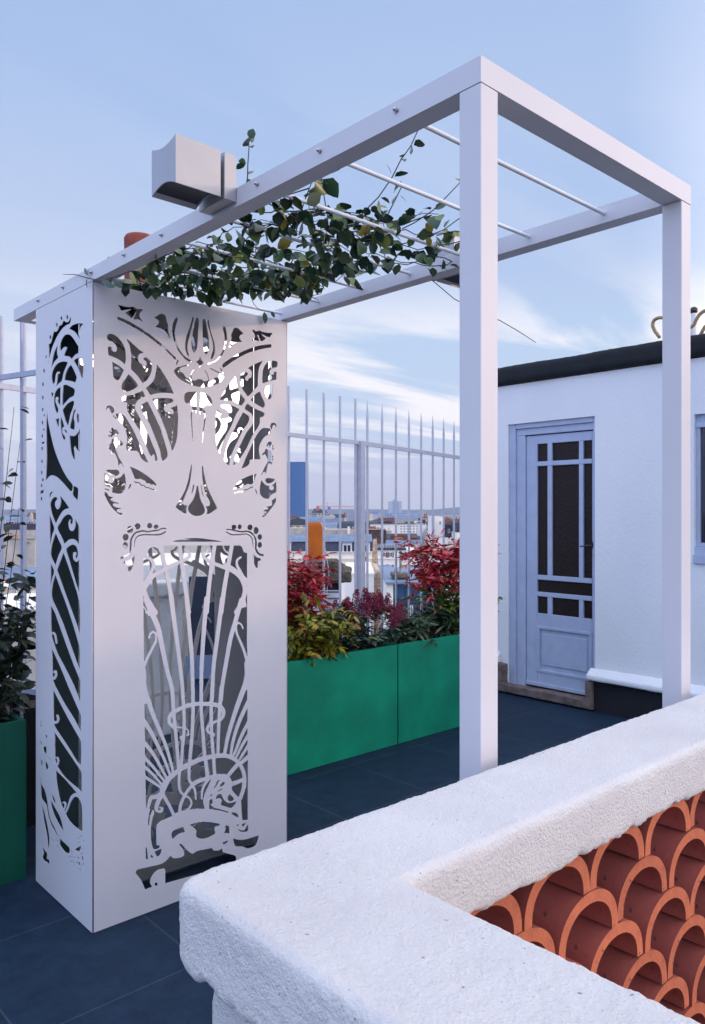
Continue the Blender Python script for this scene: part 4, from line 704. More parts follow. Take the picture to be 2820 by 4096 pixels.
def build_greenery():
    build_planter('planter_box', 'green planter box half hidden behind the white cabinet, holding the red shrub', (1.57, 2.78, 0), (2.592, 3.22, .684), M_green, group='green planter boxes along the railing')
    build_planter('planter_box', 'green planter box between the cabinet and the near post, holding long-leaved shrub', (2.604, 2.78, 0), (3.626, 3.22, .684), M_green, group='green planter boxes along the railing')
    build_planter('planter_box', 'green planter box, shade in its colour, left of the white cabinet at the photo edge', (-1.05, 2.49, 0), (-.018, 2.93, .69), M_green_shaded, group='green planter boxes along the railing')
    build_planter('trough', 'black trough with grey rim behind the left planter, beside the cabinet', (-.2, 3.05, 0), (.8, 3.5, .60), M_black)
    RED = mat('red_leaf', (.2, .01, .03), .45, island=[(0, (.15, .004, .016)), (.35, (.32, .008, .03)), (.65, (.52, .016, .05)), (.85, (.66, .05, .03)), (1, (.40, .13, .03))])
    YG = mat('yellow_green_leaf', (.1, .12, .02), .45, island=[(0, (.05, .08, .008)), (.4, (.16, .19, .012)), (.75, (.34, .34, .02)), (.92, (.34, .16, .02)), (1, (.42, .06, .02))])
    GR = mat('mixed_green_leaf', (.06, .1, .03), .45, island=[(0, (.04, .08, .018)), (.5, (.10, .17, .03)), (.85, (.22, .30, .05)), (1, (.36, .34, .05))])
    DK = mat('dark_blue_green_leaf', (.02, .04, .03), .4, island=[(0, (.010, .026, .018)), (.6, (.03, .065, .048)), (.9, (.07, .12, .075)), (1, (.26, .26, .04))])
    LG = mat('dark_strap_leaf', (.03, .05, .03), .45, island=[(0, (.02, .042, .02)), (.6, (.048, .088, .046)), (1, (.09, .13, .07))])
    FL = mat('burgundy_flower', (.21, .014, .05), .7, var=.35, vscale=60)
    BU = mat('pink_brown_bud', (.36, .13, .08), .6)
    build_compound('nandina', 'tall crimson shrub with narrow leaflets behind the left end of the planters', (1.86, 3.04, .62), 17, .84, 1.33, .25, RED, .056, .018, 3, leaflets=6, per=11)
    build_compound('nandina', 'low yellow and lime shrub spilling over the planter front edge', (1.86, 2.89, .62), 16, .68, .98, .20, YG, .056, .022, 4, lean=(.05, -.06), leaflets=5, per=9, droop=.5)
    build_bush('azalea', 'small dark bush with blue-green leaves in the middle of the planters', (2.22, 2.95, .66), 95, (.27, .17, .27), DK, .044, .021, 6, whorl=7)
    build_bush('skimmia', 'dark-leaved bush topped with burgundy flower clusters', (2.50, 2.97, .66), 90, (.42, .18, .25), DK, .072, .026, 7, whorl=7, fl=(FL, 'panicle', 36, .095))
    build_bush('rhododendron', 'shrub with long drooping dark leaves and pinkish buds in the right planter', (3.06, 2.98, .66), 64, (.36, .19, .20), LG, .105, .020, 8, whorl=10, droop=.35, fl=(BU, 'bud', 9, .026))
    build_compound('nandina', 'tall shrub, red on top and green below, behind the near post', (3.38, 3.02, .62), 14, 1.02, 1.38, .30, RED, .06, .019, 9, leaflets=6, per=11)
    build_compound('nandina', 'leafy green and yellow shrub under the red sprays by the near post', (3.44, 3.03, .62), 13, .68, 1.06, .27, GR, .058, .024, 10, leaflets=5, per=11)
    # climber on the left
    rng = random.Random(12); t = thing('climbing_camellia', 'dark serrated-leaf climber rising from the left planter in front of the railing', 'plant', (-.12, 2.72, .62)); S = MB(); Lf = MB()
    LC = mat('dark_climber_leaf', (.015, .03, .02), .4, island=[(0, (.008, .016, .012)), (.6, (.018, .036, .022)), (.9, (.05, .07, .035)), (1, (.12, .10, .05))])
    for k in range(24):
        x = -.15 + rng.uniform(-.22, .15); y = 2.72 + rng.uniform(-.12, .14); h = rng.uniform(.4, 1.0) if k > 3 else (1.45, 1.3, 1.2, 1.0)[k]; pts = []; a = rng.uniform(0, 6.28)
        if k < 4: x, y = (-.10, 2.75) if k % 2 else (-.16, 2.68); a = .3
        for i in range(15):
            pts.append(Vector((x, y, .62 + h * i / 14))); a += rng.uniform(-.5, .5); x += .011 * math.cos(a); y += .011 * math.sin(a)
        S.tube(pts, [.0035 - .0024 * i / 14 for i in range(15)], 5)
        for i, p in enumerate(pts):
            dens = 4 if p.z < 1.15 else (2.2 if p.z < 1.4 else 1.2)
            for j in range(int(dens + rng.random())):
                d = rvec(rng, .1, .5); ln = rng.uniform(.05, .085) * (1 if p.z < 1.35 else .85); q = p + d * rng.uniform(.005, .03); leaf(Lf, q, d, rvec(rng, 1, .5), ln, ln * .5, .2, rng.uniform(.1, .4))
    S.build('stems', M_bark, t, M='world'); Lf.build('foliage', LC, t, M='world')
# ------------------------------------------------------------------ railings
def build_railings():
    F0 = Vector((2.751, 3.323, 0)); rz = 2.121
    def run(name, label, P0, hd, bars, rails, m, rb=.0095, spike=False, zb=.05, top=2.46, post=None, behind=.016, ext=.1):
        t = thing(name, label, 'railing', (P0.x, P0.y, 0)); u = Vector((math.sin(hd), math.cos(hd), 0)); n = Vector((-u.y, u.x, 0))
        s0 = min(bars) - .1; s1 = max(bars) + ext
        for z, hh in rails:
            M = Matrix.Translation(P0 + Vector((0, 0, z))) @ Matrix(((u.x, n.x, 0), (u.y, n.y, 0), (0, 0, 1))).to_4x4()
            MB().box((s0, -.008, -hh), (s1, .008, hh), M).build('rail', m, t, M='world')
        for s in bars:
            p = P0 + u * s + n * behind; b = MB()
            if spike: b.tube([(p.x, p.y, zb), (p.x, p.y, top - .17)], rb, 10, cap=False); b.tube([(p.x, p.y, top - .17), (p.x, p.y, top - .155), (p.x, p.y, top)], [rb, rb * 1.12, .0012], 10, cap=False)
            else: b.tube([(p.x, p.y, zb), (p.x, p.y, top)], rb, 10)
            b.build('bar', m, t, M='world')
        if post is not None:
            p = P0 + u * post; M = Matrix.Translation(p) @ Matrix(((u.x, n.x, 0), (u.y, n.y, 0), (0, 0, 1))).to_4x4()
            MB().box((-.026, -.026, 0), (.026, .026, rz + .012), M).build('post', m, t, M='world')
    run('railing', 'white railing with flat-topped bars and a square post, right of the cabinet', F0, R(79.5), [-.043 - .187 * i for i in range(10)], [(rz, .014), (.3, .014)], M_fence, top=2.45, post=0.0)
    run('railing', 'white railing with pointed spear-top bars behind the planters', F0, R(73.5), [.13 + .2338 * i for i in range(12)], [(rz + .0, .016), (.3, .014)], M_fence, spike=True, top=2.468)
    P1 = Vector(atdepth(-60, 2048, 4.45)); P1.z = 0; P2 = Vector(atdepth(160, 2048, 4.74)); P2.z = 0
    d = P2 - P1; hd = math.atan2(d.x, d.y); L_ = d.length
    Pb = Vector(atdepth(7, 2048, 4.55)); s_ = (Pb - P1).dot(d.normalized()); s2 = s_ + .148
    run('railing', 'pale flat-topped railing bars at the left edge of the photo, farther of two', P1, hd, [s_ - .15, s_, s2, s2 + .16], [(2.33, .016)], M_fence, rb=.0105, top=2.74, zb=.0)
    Q1 = Vector(atdepth(-200, 2048, 4.25)); Q1.z = 0; Q2 = Vector(atdepth(150, 2048, 3.86)); Q2.z = 0; d = Q2 - Q1; hd = math.atan2(d.x, d.y)
    Qb = Vector(atdepth(80, 2048, 3.94)); s_ = (Qb - Q1).dot(d.normalized())
    run('railing', 'darker railing with one thin bar close beside the cabinet, nearer of two', Q1, hd, [s_ - .32, s_], [(2.29, .013), (.71, .014)], M_fence_dark, rb=.0078, top=2.60, zb=.55, behind=.014, ext=.55)
# ------------------------------------------------------------------ parapet with tile screen
def rough(o, amp, sc, fine=0.0):
    me = o.data; me.update(); co = [v.co.copy() for v in me.vertices]; no = [v.normal.copy() for v in me.vertices]
    for v, c, n in zip(me.vertices, co, no):
        d = mnoise.fractal(c * sc, 1.0, 2.0, 4) * amp
        if fine: d += mnoise.fractal(c * 110, 1.0, 2.0, 3) * fine
        v.co = c + n * d
def remeshed(mb, name, m, parent, vox, amp, sc, fine=0.0, bevel=0):
    o = mb.build(name, m, None)
    if bevel:
        bv = o.modifiers.new('b', 'BEVEL'); bv.width = bevel; bv.segments = 3; bv.limit_method = 'ANGLE'
    r = o.modifiers.new('r', 'REMESH'); r.mode = 'VOXEL'; r.voxel_size = vox; r.use_smooth_shade = True
    bpy.context.view_layer.update()
    me = bpy.data.meshes.new_from_object(o.evaluated_get(bpy.context.evaluated_depsgraph_get())); o.modifiers.clear(); o.data = me; me.name = name
    if not me.materials: me.materials.append(m)
    rough(o, amp, sc, fine); me.polygons.foreach_set('use_smooth', [True] * len(me.polygons))
    if parent: o.parent = parent; o.matrix_parent_inverse = parent_inv(parent)
    return o
def build_parapet():
    t = thing('parapet', 'rough white plastered parapet wall with thick coping and terracotta tile screen', 'wall', (-.6, -.15, 0))
    c = MB(); ox, oy, ix, iy = -.737, -.045, -.487, -.262; q = .05
    poly = [(ox, -2.6), (ox, oy - q)] + [(ox + q - q * math.cos(a), oy - q + q * math.sin(a)) for a in np.linspace(0, math.pi / 2, 6)[1:]] + [(1.69, oy), (1.69, iy), (ix, iy), (ix, -2.6)]
    # slightly battered sides: wider at the bottom edge
    n = len(poly); cen = lambda p, s: p
    top = poly; vs = [(x, y, .994) for x, y in poly] + [(x + (.008 if x == ox else 0), y, 1.1) for x, y in top]
    c.add(vs, [tuple(range(n))[::-1], tuple(range(n, 2 * n))] + [(i, (i + 1) % n, n + (i + 1) % n, n + i) for i in range(n)])
    remeshed(c, 'coping', M_plaster, t, .0055, .0019, 6, .0016, bevel=.014)
    cp = [o for o in t.children if o.name.startswith('coping')][0]
    for v in cp.data.vertices:
        if v.co.z < 1.012: v.co.z += mnoise.fractal(Vector((v.co.x * 28, v.co.y * 28, 0)), 1.0, 2.0, 3) * .007
    b = MB(); b.box((-.686, -2.6, 0), (-.517, -.076, 1.0)); remeshed(b, 'wall_body', M_plaster, t, .014, .003, 8, .002)
    b = MB(); b.box((-.53, -.236, 0), (1.66, -.076, .30)); b.box((1.06, -.236, .28), (1.66, -.076, 1.0)); remeshed(b, 'wall_body', M_plaster, t, .016, .003, 8, .002)
    # half-round tiles stacked like scales
    def tile_mesh(jit):
        m = MB(); N = 22; hw, hh, th = .1010, .0928, .0215; fr, bk = -.238 + jit, -.082; o_ = []; i_ = []
        for k in range(N + 1):
            a = math.pi * k / N; cs, sn = math.cos(a), math.sin(a); s4 = sn ** .8
            o_.append((hw * cs, hh * s4)); i_.append(((hw - th) * cs, (hh - th) * s4))
        vs = [(x, fr, z) for x, z in o_] + [(x, fr, z) for x, z in i_] + [(x, bk, z) for x, z in o_] + [(x, bk, z) for x, z in i_]; K = N + 1
        fs = []; sm = []
        m.add([(x, fr, z) for x, z in o_] + [(x, fr, z) for x, z in i_], [(k, k + 1, K + k + 1, K + k) for k in range(N)])
        m.add([(x, bk, z) for x, z in o_] + [(x, bk, z) for x, z in i_], [(k, k + 1, K + k + 1, K + k) for k in range(N)])
        m.add([(x, fr, z) for x, z in o_] + [(x, bk, z) for x, z in o_], [(k, k + 1, K + k + 1, K + k) for k in range(N)], True)
        m.add([(x, fr, z) for x, z in i_] + [(x, bk, z) for x, z in i_], [(k, k + 1, K + k + 1, K + k) for k in range(N)], True)
        for s, j in ((0, 0), (1, N)):
            m.add([(o_[j][0], fr, 0), (i_[j][0], fr, 0), (i_[j][0], bk, 0), (o_[j][0], bk, 0)], [(0, 1, 2, 3)])
        return m
    protos = [tile_mesh(j).build('half_round_tile', M_terra, t) for j in (0, .003, -.002)]
    for p in protos:
        p.data.materials.append(M_cut)
        for f in p.data.polygons:
            if not f.use_smooth and abs(f.normal.y) > .9: f.material_index = 1
    for p in protos:
        p.data.update(); p.matrix_parent_inverse = parent_inv(t)
    rng = random.Random(4); first = set()
    for row in range(7):
        z = .9105 - .0962 * row
        for k in range(11):
            x = -.191 - .1027 + .2054 * k + (.1027 if row % 2 else 0) - (.2054 if row % 2 else 0)
            if x < -.43 or x > .98: continue
            i = rng.randrange(3); o = protos[i]
            if i in first: o = protos[i].copy(); COL.objects.link(o)
            first.add(i); o.location = (x, 0, z); o.rotation_euler = (0, R(rng.uniform(-1.3, 1.3)), 0)
# ------------------------------------------------------------------ rooftop hut
def build_hut():
    X = 4.42
    t = thing('rooftop_hut', 'low white rendered rooftop hut with black roof edge and blue-grey door', 'building', (5.5, 1.0, 0))
    y0, y1, zt = -2.3, 3.55, 2.72; dy0, dy1, dz1 = 2.346, 3.20, 2.374; wy0, wy1, wz0, wz1 = .55, 1.543, 1.225, 2.312
    w = MB()
    for a, b in (((y0, .0), (wy0, zt)), ((wy0, 0), (wy1, wz0)), ((wy0, wz1), (wy1, zt)), ((wy1, 0), (dy0, zt)), ((dy0, dz1), (dy1, zt)), ((dy1, 0), (y1, zt))): w.box((X, a[0], a[1] + (.06 if a[1] == 0 else 0)), (X + .22, b[0], b[1]))
    w.box((X + .22, y1 - .2, 0), (8.2, y1, zt)); w.box((X + .22, y0, 0), (8.2, y0 + .2, zt)); w.box((8.0, y0 + .2, 0), (8.2, y1 - .2, zt))
    w.build('wall', M_wall, t, M='world')
    rf = MB(); rf.box((X - .05, y0 - .05, zt + .004), (8.25, y1 + .05, zt + .165))
    ro = remeshed(rf, 'roof_edge', M_black, t, .028, .006, 3, .003)
    lg = MB(); lg.prism([(X - .001, .353), (X - .075, .292), (X - .075, .252), (X - .001, .25)], y0, dy0 + .035, 1); remeshed(lg, 'ledge', M_wall, t, .01, .004, 7, .001)
    MB().prism([(X - .001, .353), (X - .05, .292), (X - .05, .262), (X - .001, .26)], dy1 + .08, y1, 1).build('ledge', M_wall, t, M='world')
    MB().box((X - .03, y0, -.001), (X + .001, dy0 - .01, .251)).box((X - .03, dy1 + .1, -.001), (X + .001, y1, .259)).build('base_strip', M_black, t, M='world')
    MB().box((X - .02, dy0 - .008, -.001), (X + .03, dy1 + .1, .02)).build('base_strip', M_black, t, M='world')
    st = MB(); st.box((X - .065, dy0 - .008, .018), (X + .12, dy1 + .10, .082)); st.box((X - .065, dy0 - .008, .07), (X + .01, dy0 + .054, .236)); st.box((X - .055, dy1 + .004, .07), (X + .01, dy1 + .10, .258))
    remeshed(st, 'stone_step', M_stone, t, .009, .006, 10, .003)
    fr = MB(); xf = X + .018
    fr.box((xf, dy1 - .067, .075), (X + .2, dy1, dz1)); fr.box((xf, dy0, .235), (X + .2, dy0 + .026, dz1)); fr.box((xf, dy0 + .026, 2.329), (X + .2, dy1 - .067, dz1)); fr.box((X + .034, dy0 + .026, 2.270), (X + .2, dy1 - .067, 2.329)); fr.box((X + .036, 3.042, .075), (X + .2, dy1 - .067, 2.270))
    fr.build('door_frame', M_blue, t, M='world', bevel=.004)
    lx = X + .05; lf = MB(); ly0, ly1 = 2.374, 3.038; x2 = lx + .035
    cols = ((2.400, 2.481), (2.521, 2.781), (2.824, 2.929)); rows = ((2.035, 2.187), (1.057, 1.996), (.911, 1.017), (.726, .874))
    lf.box((lx, 2.929, .1), (x2, ly1, 2.262)); lf.box((lx, ly0, .1), (x2, 2.400, 2.262)); lf.box((lx, 2.4, 2.187), (x2, 2.929, 2.262)); lf.box((lx, 2.4, .616), (x2, 2.929, .726)); lf.box((lx, 2.4, .1), (x2, 2.929, .222))
    for z0_, z1_ in ((1.996, 2.035), (1.017, 1.057), (.874, .911)): lf.box((lx - .004, 2.4, z0_), (x2, 2.929, z1_))
    for a_, b_ in ((2.481, 2.521), (2.781, 2.824)):
        for z0_, z1_ in (rows[0], rows[1], rows[3]): lf.box((lx - .002, a_, z0_), (x2, b_, z1_))
    lf.box((lx + .012, 2.4, .222), (x2 - .004, 2.929, .616)); lf.prism([(2.45, .285), (2.885, .285), (2.885, .555), (2.45, .555)], lx + .004, lx + .0125, 0)
    for a_, b_ in (((2.4, .594), (2.929, .618)), ((2.4, .220), (2.929, .244)), ((2.905, .244), (2.929, .594)), ((2.4, .244), (2.424, .594))): lf.box((lx - .006, a_[0], a_[1]), (lx + .013, b_[0], b_[1]))
    lf.box((lx - .014, ly0, .098), (lx + .001, ly1, .128))
    door = lf.build('door', M_blue, t, M='world', bevel=.003)
    def sub(mb, nm, m, bevel=0): 
        o = mb.build(nm, m, door, bevel=bevel); o.matrix_parent_inverse = (parent_inv(t)).inverted().inverted() if False else Matrix.Identity(4); return o
    for ri, (z0_, z1_) in enumerate(rows):
        for a_, b_ in (cols if ri != 2 else ((2.400, 2.929),)): sub(MB().box((lx + .016, a_ - .004, z0_ - .004), (lx + .021, b_ + .004, z1_ + .004)), 'pane', M_glass_dark)
    hd = MB(); hd.tube([(lx - .001, 2.386, 1.331), (lx - .045, 2.386, 1.331)], .007, 8); hd.tube([(lx - .045, 2.386, 1.331), (lx - .052, 2.43, 1.325), (lx - .050, 2.48, 1.318)], .006, 8); hd.box((lx - .003, 2.377, 1.30), (lx - .0005, 2.396, 1.36)); sub(hd, 'handle', mat('dark_metal', (.08, .08, .09), .4, metal=.8))
    sub(MB().lathe([(0, -.001), (.008, -.001), (.008, .003), (0, .003)], n=10), 'keyhole', mat('dark_metal', (.08, .08, .09), .4, metal=.8)); bpy.context.view_layer.update()
    k = [o for o in door.children if o.name.startswith('keyhole')][0]; k.location = (lx - .001, 2.385, 1.251); k.rotation_euler = (0, R(-90), 0)
    # window
    wf = MB(); xa, xb = X + .03, X + .2
    for a_, b_ in (((wy0, 1.348), (wy0 + .05, wz1)), ((wy1 - .03, 1.348), (wy1, wz1)), ((wy0 + .05, 2.255), (wy1 - .03, wz1)), ((wy0 + .05, 1.348), (wy1 - .03, 1.375))): wf.box((xa, a_[0], a_[1]), (xb, b_[0], b_[1]))
    wf.box((xa - .01, wy0, 2.215), (xb, wy1, 2.2545)); win = wf.build('window', M_blue, t, M='world', bevel=.003)
    o = MB().box((xa + .02, wy0 + .05, 1.375), (xa + .026, wy1 - .03, 2.215)).build('pane', mat('dark_window_glass', (.015, .017, .03), .04, spec=.6), win)
    sl_ = MB(); sl_.box((X - .02, wy0, 1.225), (X + .2, wy1, 1.29)); sl_.box((X + .005, wy0, 1.29), (X + .2, wy1, 1.347)); sl_.build('sill', M_blue, win, bevel=.003)
    # dark fill behind door and window so the opening reads as a room
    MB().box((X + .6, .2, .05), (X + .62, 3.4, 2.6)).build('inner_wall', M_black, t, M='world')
    # rope, post with ball top and dark wedge on the roof
    zr = zt + .168; M_rope = mat('tan_rope', (.42, .30, .16), .9, var=.2, vscale=60, bump=.4, bscale=150)
    def rope(pts, r=.0105):
        P = smooth(pts, False, 10); m = MB()
        for s in range(3):
            q = []
            for i, p in enumerate(P):
                p = Vector(p); tn = Vector(P[min(i + 1, len(P) - 1)]) - Vector(P[max(i - 1, 0)]); tn.normalize(); u = tn.cross(Vector((1, 0, 0))); u.normalize(); v = tn.cross(u); a = i * .55 + s * 2.094
                q.append(p + (u * math.cos(a) + v * math.sin(a)) * r * .62)
            m.tube(q, r * .72, 6)
        return m
    rt = thing('rope', 'thick twisted tan rope looped on the black roof edge of the hut', 'rope', (4.5, 1.7, zr))
    def yz(px, py, s=(2560, 1150, 4.215)): p = onplane(s[0] + px / s[2], s[1] + py / s[2], 0, 4.5); return (4.5, p[1], p[2])
    r1 = [yz(*p) for p in ((330, 840), (250, 730), (215, 630), (240, 550), (320, 510), (420, 520), (520, 580), (620, 680), (760, 700), (900, 640), (950, 540), (1010, 450), (1100, 390), (1220, 400), (1300, 480))]
    rope(r1).build('coil', M_rope, rt, M='world')
    rope([yz(*p) for p in ((1020, 800), (1060, 720), (1110, 650), (1200, 600), (1300, 600))]).build('coil', M_rope, rt, M='world')
    bp = onplane(2560 + 905 / 4.215, 1150 + 390 / 4.215, 0, 4.62); pt = thing('post', 'white stub post with dark ball top on the hut roof', 'post', (4.62, bp[1], zr))
    MB().lathe([(.03, -.004), (.032, .03), (.022, .05), (.02, bp[2] - zr)], (4.62, bp[1], zr), 14).build('shaft', M_wall, pt, M='world')
    MB().lathe([(0, -.026), (.02, -.022), (.030, -.004), (.028, .014), (.014, .026), (0, .03)], (4.62, bp[1], bp[2]), 14).build('ball', mat('dark_brown_cap', (.05, .022, .02), .4), pt, M='world')
    a = yz(285, 900); b = yz(410, 765); c_ = yz(560, 900)
    tag(MB().prism([(a[1], zr - .002), (b[1], b[2]), (c_[1] - .05, b[2] + .01), (c_[1], zr - .002)], 4.55, 4.75, 0).build('roof_wedge', mat('brown_slate', (.07, .045, .05), .7, var=.2)), 'dark slanted wedge under the left rope loop on the hut roof', 'roof piece')
# ------------------------------------------------------------------ city
GZ = -24.0
M_zinc = mat('zinc_roof', (.20, .27, .38), .5, var=.18, vscale=.6, metal=.2)
M_slate = mat('slate_roof', (.035, .045, .075), .6, var=.25, vscale=3)
M_cream = mat('cream_render', (.90, .81, .67), .9, var=.08, vscale=.7)
M_whiteb = mat('white_render', (.93, .87, .79), .9, var=.06, vscale=.5)
M_beige = mat('beige_party_wall', (.48, .43, .37), .95, var=.18, vscale=1.2)
M_cpot = mat('orange_chimney_clay', (.66, .155, .012), .8, var=.12, vscale=8, bump=.1, bscale=40)
M_redpot = mat('red_chimney_clay', (.30, .075, .035), .8, var=.25, vscale=3)
M_wood = mat('brown_shutter', (.17, .08, .06), .7)
M_pane = mat('city_window_glass', (.03, .035, .05), .1)
M_frame = mat('white_window_frame', (.7, .7, .72), .6)
M_conc = mat('lichen_concrete', (.13, .10, .075), .95, var=.4, vscale=9, bump=.8, bscale=40, speck=(26, .66, (.30, .28, .24)))
def brick_mat(name, c1, c2, mor, w, h, ms=.012):
    m = bpy.data.materials.new(name); m.use_nodes = True; nt = m.node_tree; N = nt.nodes; L = nt.links; b = N['Principled BSDF']; b.inputs['Roughness'].default_value = .9
    tc = N.new('ShaderNodeTexCoord'); sp = N.new('ShaderNodeSeparateXYZ'); L.new(tc.outputs['Object'], sp.inputs[0]); ad = N.new('ShaderNodeMath'); L.new(sp.outputs[0], ad.inputs[0]); L.new(sp.outputs[1], ad.inputs[1])
    cb = N.new('ShaderNodeCombineXYZ'); L.new(ad.outputs[0], cb.inputs[0]); L.new(sp.outputs[2], cb.inputs[1])
    br = N.new('ShaderNodeTexBrick'); br.inputs['Scale'].default_value = 1; br.inputs['Brick Width'].default_value = w; br.inputs['Row Height'].default_value = h; br.inputs['Mortar Size'].default_value = ms
    br.inputs['Color1'].default_value = (*c1, 1); br.inputs['Color2'].default_value = (*c2, 1); br.inputs['Mortar'].default_value = (*mor, 1); L.new(cb.outputs[0], br.inputs['Vector'])
    n = N.new('ShaderNodeTexNoise'); n.inputs['Scale'].default_value = 2.2; n.inputs['Detail'].default_value = 6; L.new(tc.outputs['Object'], n.inputs['Vector'])
    r = N.new('ShaderNodeValToRGB'); r.color_ramp.elements[0].position = .35; r.color_ramp.elements[0].color = (.55, .5, .45, 1); r.color_ramp.elements[1].position = .6; r.color_ramp.elements[1].color = (1.1, 1.1, 1.1, 1); L.new(n.outputs[0], r.inputs[0])
    mx = N.new('ShaderNodeMix'); mx.data_type = 'RGBA'; mx.blend_type = 'MULTIPLY'; mx.inputs[0].default_value = 1; L.new(br.outputs[0], mx.inputs[6]); L.new(r.outputs[0], mx.inputs[7]); L.new(mx.outputs[2], b.inputs['Base Color']); return m
M_brick = brick_mat('brown_brick', (.11, .055, .05), (.15, .075, .06), (.13, .09, .08), .5, .18, .02)
M_redbrick = brick_mat('red_brick', (.24, .09, .07), (.30, .12, .09), (.26, .18, .15), .5, .16, .02)
M_rubble = brick_mat('pale_stone_blocks', (.56, .43, .29), (.64, .51, .36), (.46, .33, .21), .45, .22, .03)
M_gable = brick_mat('grey_stone_blocks', (.38, .35, .32), (.46, .43, .39), (.30, .27, .25), .8, .35, .05)
M_tilewall = brick_mat('white_glazed_tiles', (.66, .66, .68), (.70, .70, .72), (.16, .16, .18), .60, .075, .012)
def facade_mat(name, wall, glass, w, h, fx, fz, rough=.35):
    """grid of windows drawn as a procedural brick pattern, for buildings a few pixels across"""
    m = brick_mat(name, glass, tuple(min(1, c * 1.15) for c in glass), wall, w, h, min(w * (1 - fx), h * (1 - fz)) / 2); m.node_tree.nodes['Principled BSDF'].inputs['Roughness'].default_value = rough
    for n in m.node_tree.nodes:
        if n.type == 'TEX_BRICK': n.offset = 0
    return m
class Far:
    """a building seen between image columns at a distance: local x to the right, y away, z up"""
    def __init__(s, name, label, cat, px, D, rz=0.0, group=None):
        s.D = D; s.px = px; p = CAM + FW * D + RT * ((px - IW / 2) / F_PX * D); s.t = thing(name, label, cat, (p[0], p[1], GZ), -YAW + rz, group)
    def X(s, px): return (px - s.px) / F_PX * s.D
    def Z(s, py): return CAM[2] + (IH / 2 - py) / F_PX * s.D - GZ
    def put(s, mb, name, m, parent=None, bevel=0): return mb.build(name, m, parent or s.t, bevel=bevel)
    def box(s, name, m, x0, x1, ytop, ybot=None, d0=0.0, d1=8.0, parent=None):
        z0 = 0 if ybot is None else s.Z(ybot); return s.put(MB().box((s.X(x0), d0, z0), (s.X(x1), d1, s.Z(ytop))), name, m, parent)
    def window(s, x0, x1, y0, y1, d=0.0, shut=False, mull=1, dark=M_pane):
        X0, X1, Z0, Z1 = s.X(x0), s.X(x1), s.Z(y1), s.Z(y0); w = X1 - X0; f = MB(); b = .06 * min(w, Z1 - Z0) + .02
        for a, c in (((X0, Z0), (X1, Z0 + b)), ((X0, Z1 - b), (X1, Z1)), ((X0, Z0 + b), (X0 + b, Z1 - b)), ((X1 - b, Z0 + b), (X1, Z1 - b)), (((X0 + X1) / 2 - b * .6, Z0 + b), ((X0 + X1) / 2 + b * .6, Z1 - b))): f.box((a[0], d - .07, a[1]), (c[0], d - .003, c[1]))
        o = s.put(f, 'window', M_frame); s.put(MB().box((X0 + b, d - .03, Z0 + b), (X1 - b, d - .006, Z1 - b)), 'pane', dark, o)
        if shut:
            for q0, q1 in ((X0 - w * .45, X0 - .02), (X1 + .02, X1 + w * .45)): s.put(MB().box((q0, d - .06, Z0 - .05), (q1, d - .004, Z1)), 'shutter', M_wood)
    def pots(s, x0, x1, ybase, n, hpx, m=M_redpot, d=.5, r=None):
        B = MB(); w = (s.X(x1) - s.X(x0)) / n; r = r or w * .32
        for i in range(n):
            h = s.Z(ybase - hpx * (.75 + .5 * ((i * 37) % 10) / 10)) - s.Z(ybase); B.lathe([(r, -.01), (r * .85, h * .8), (r, h * .85), (r * .9, h), (r * .5, h)], (s.X(x0) + w * (i + .5), d, s.Z(ybase)), 8)
        return s.put(B, 'chimney_pots', m)
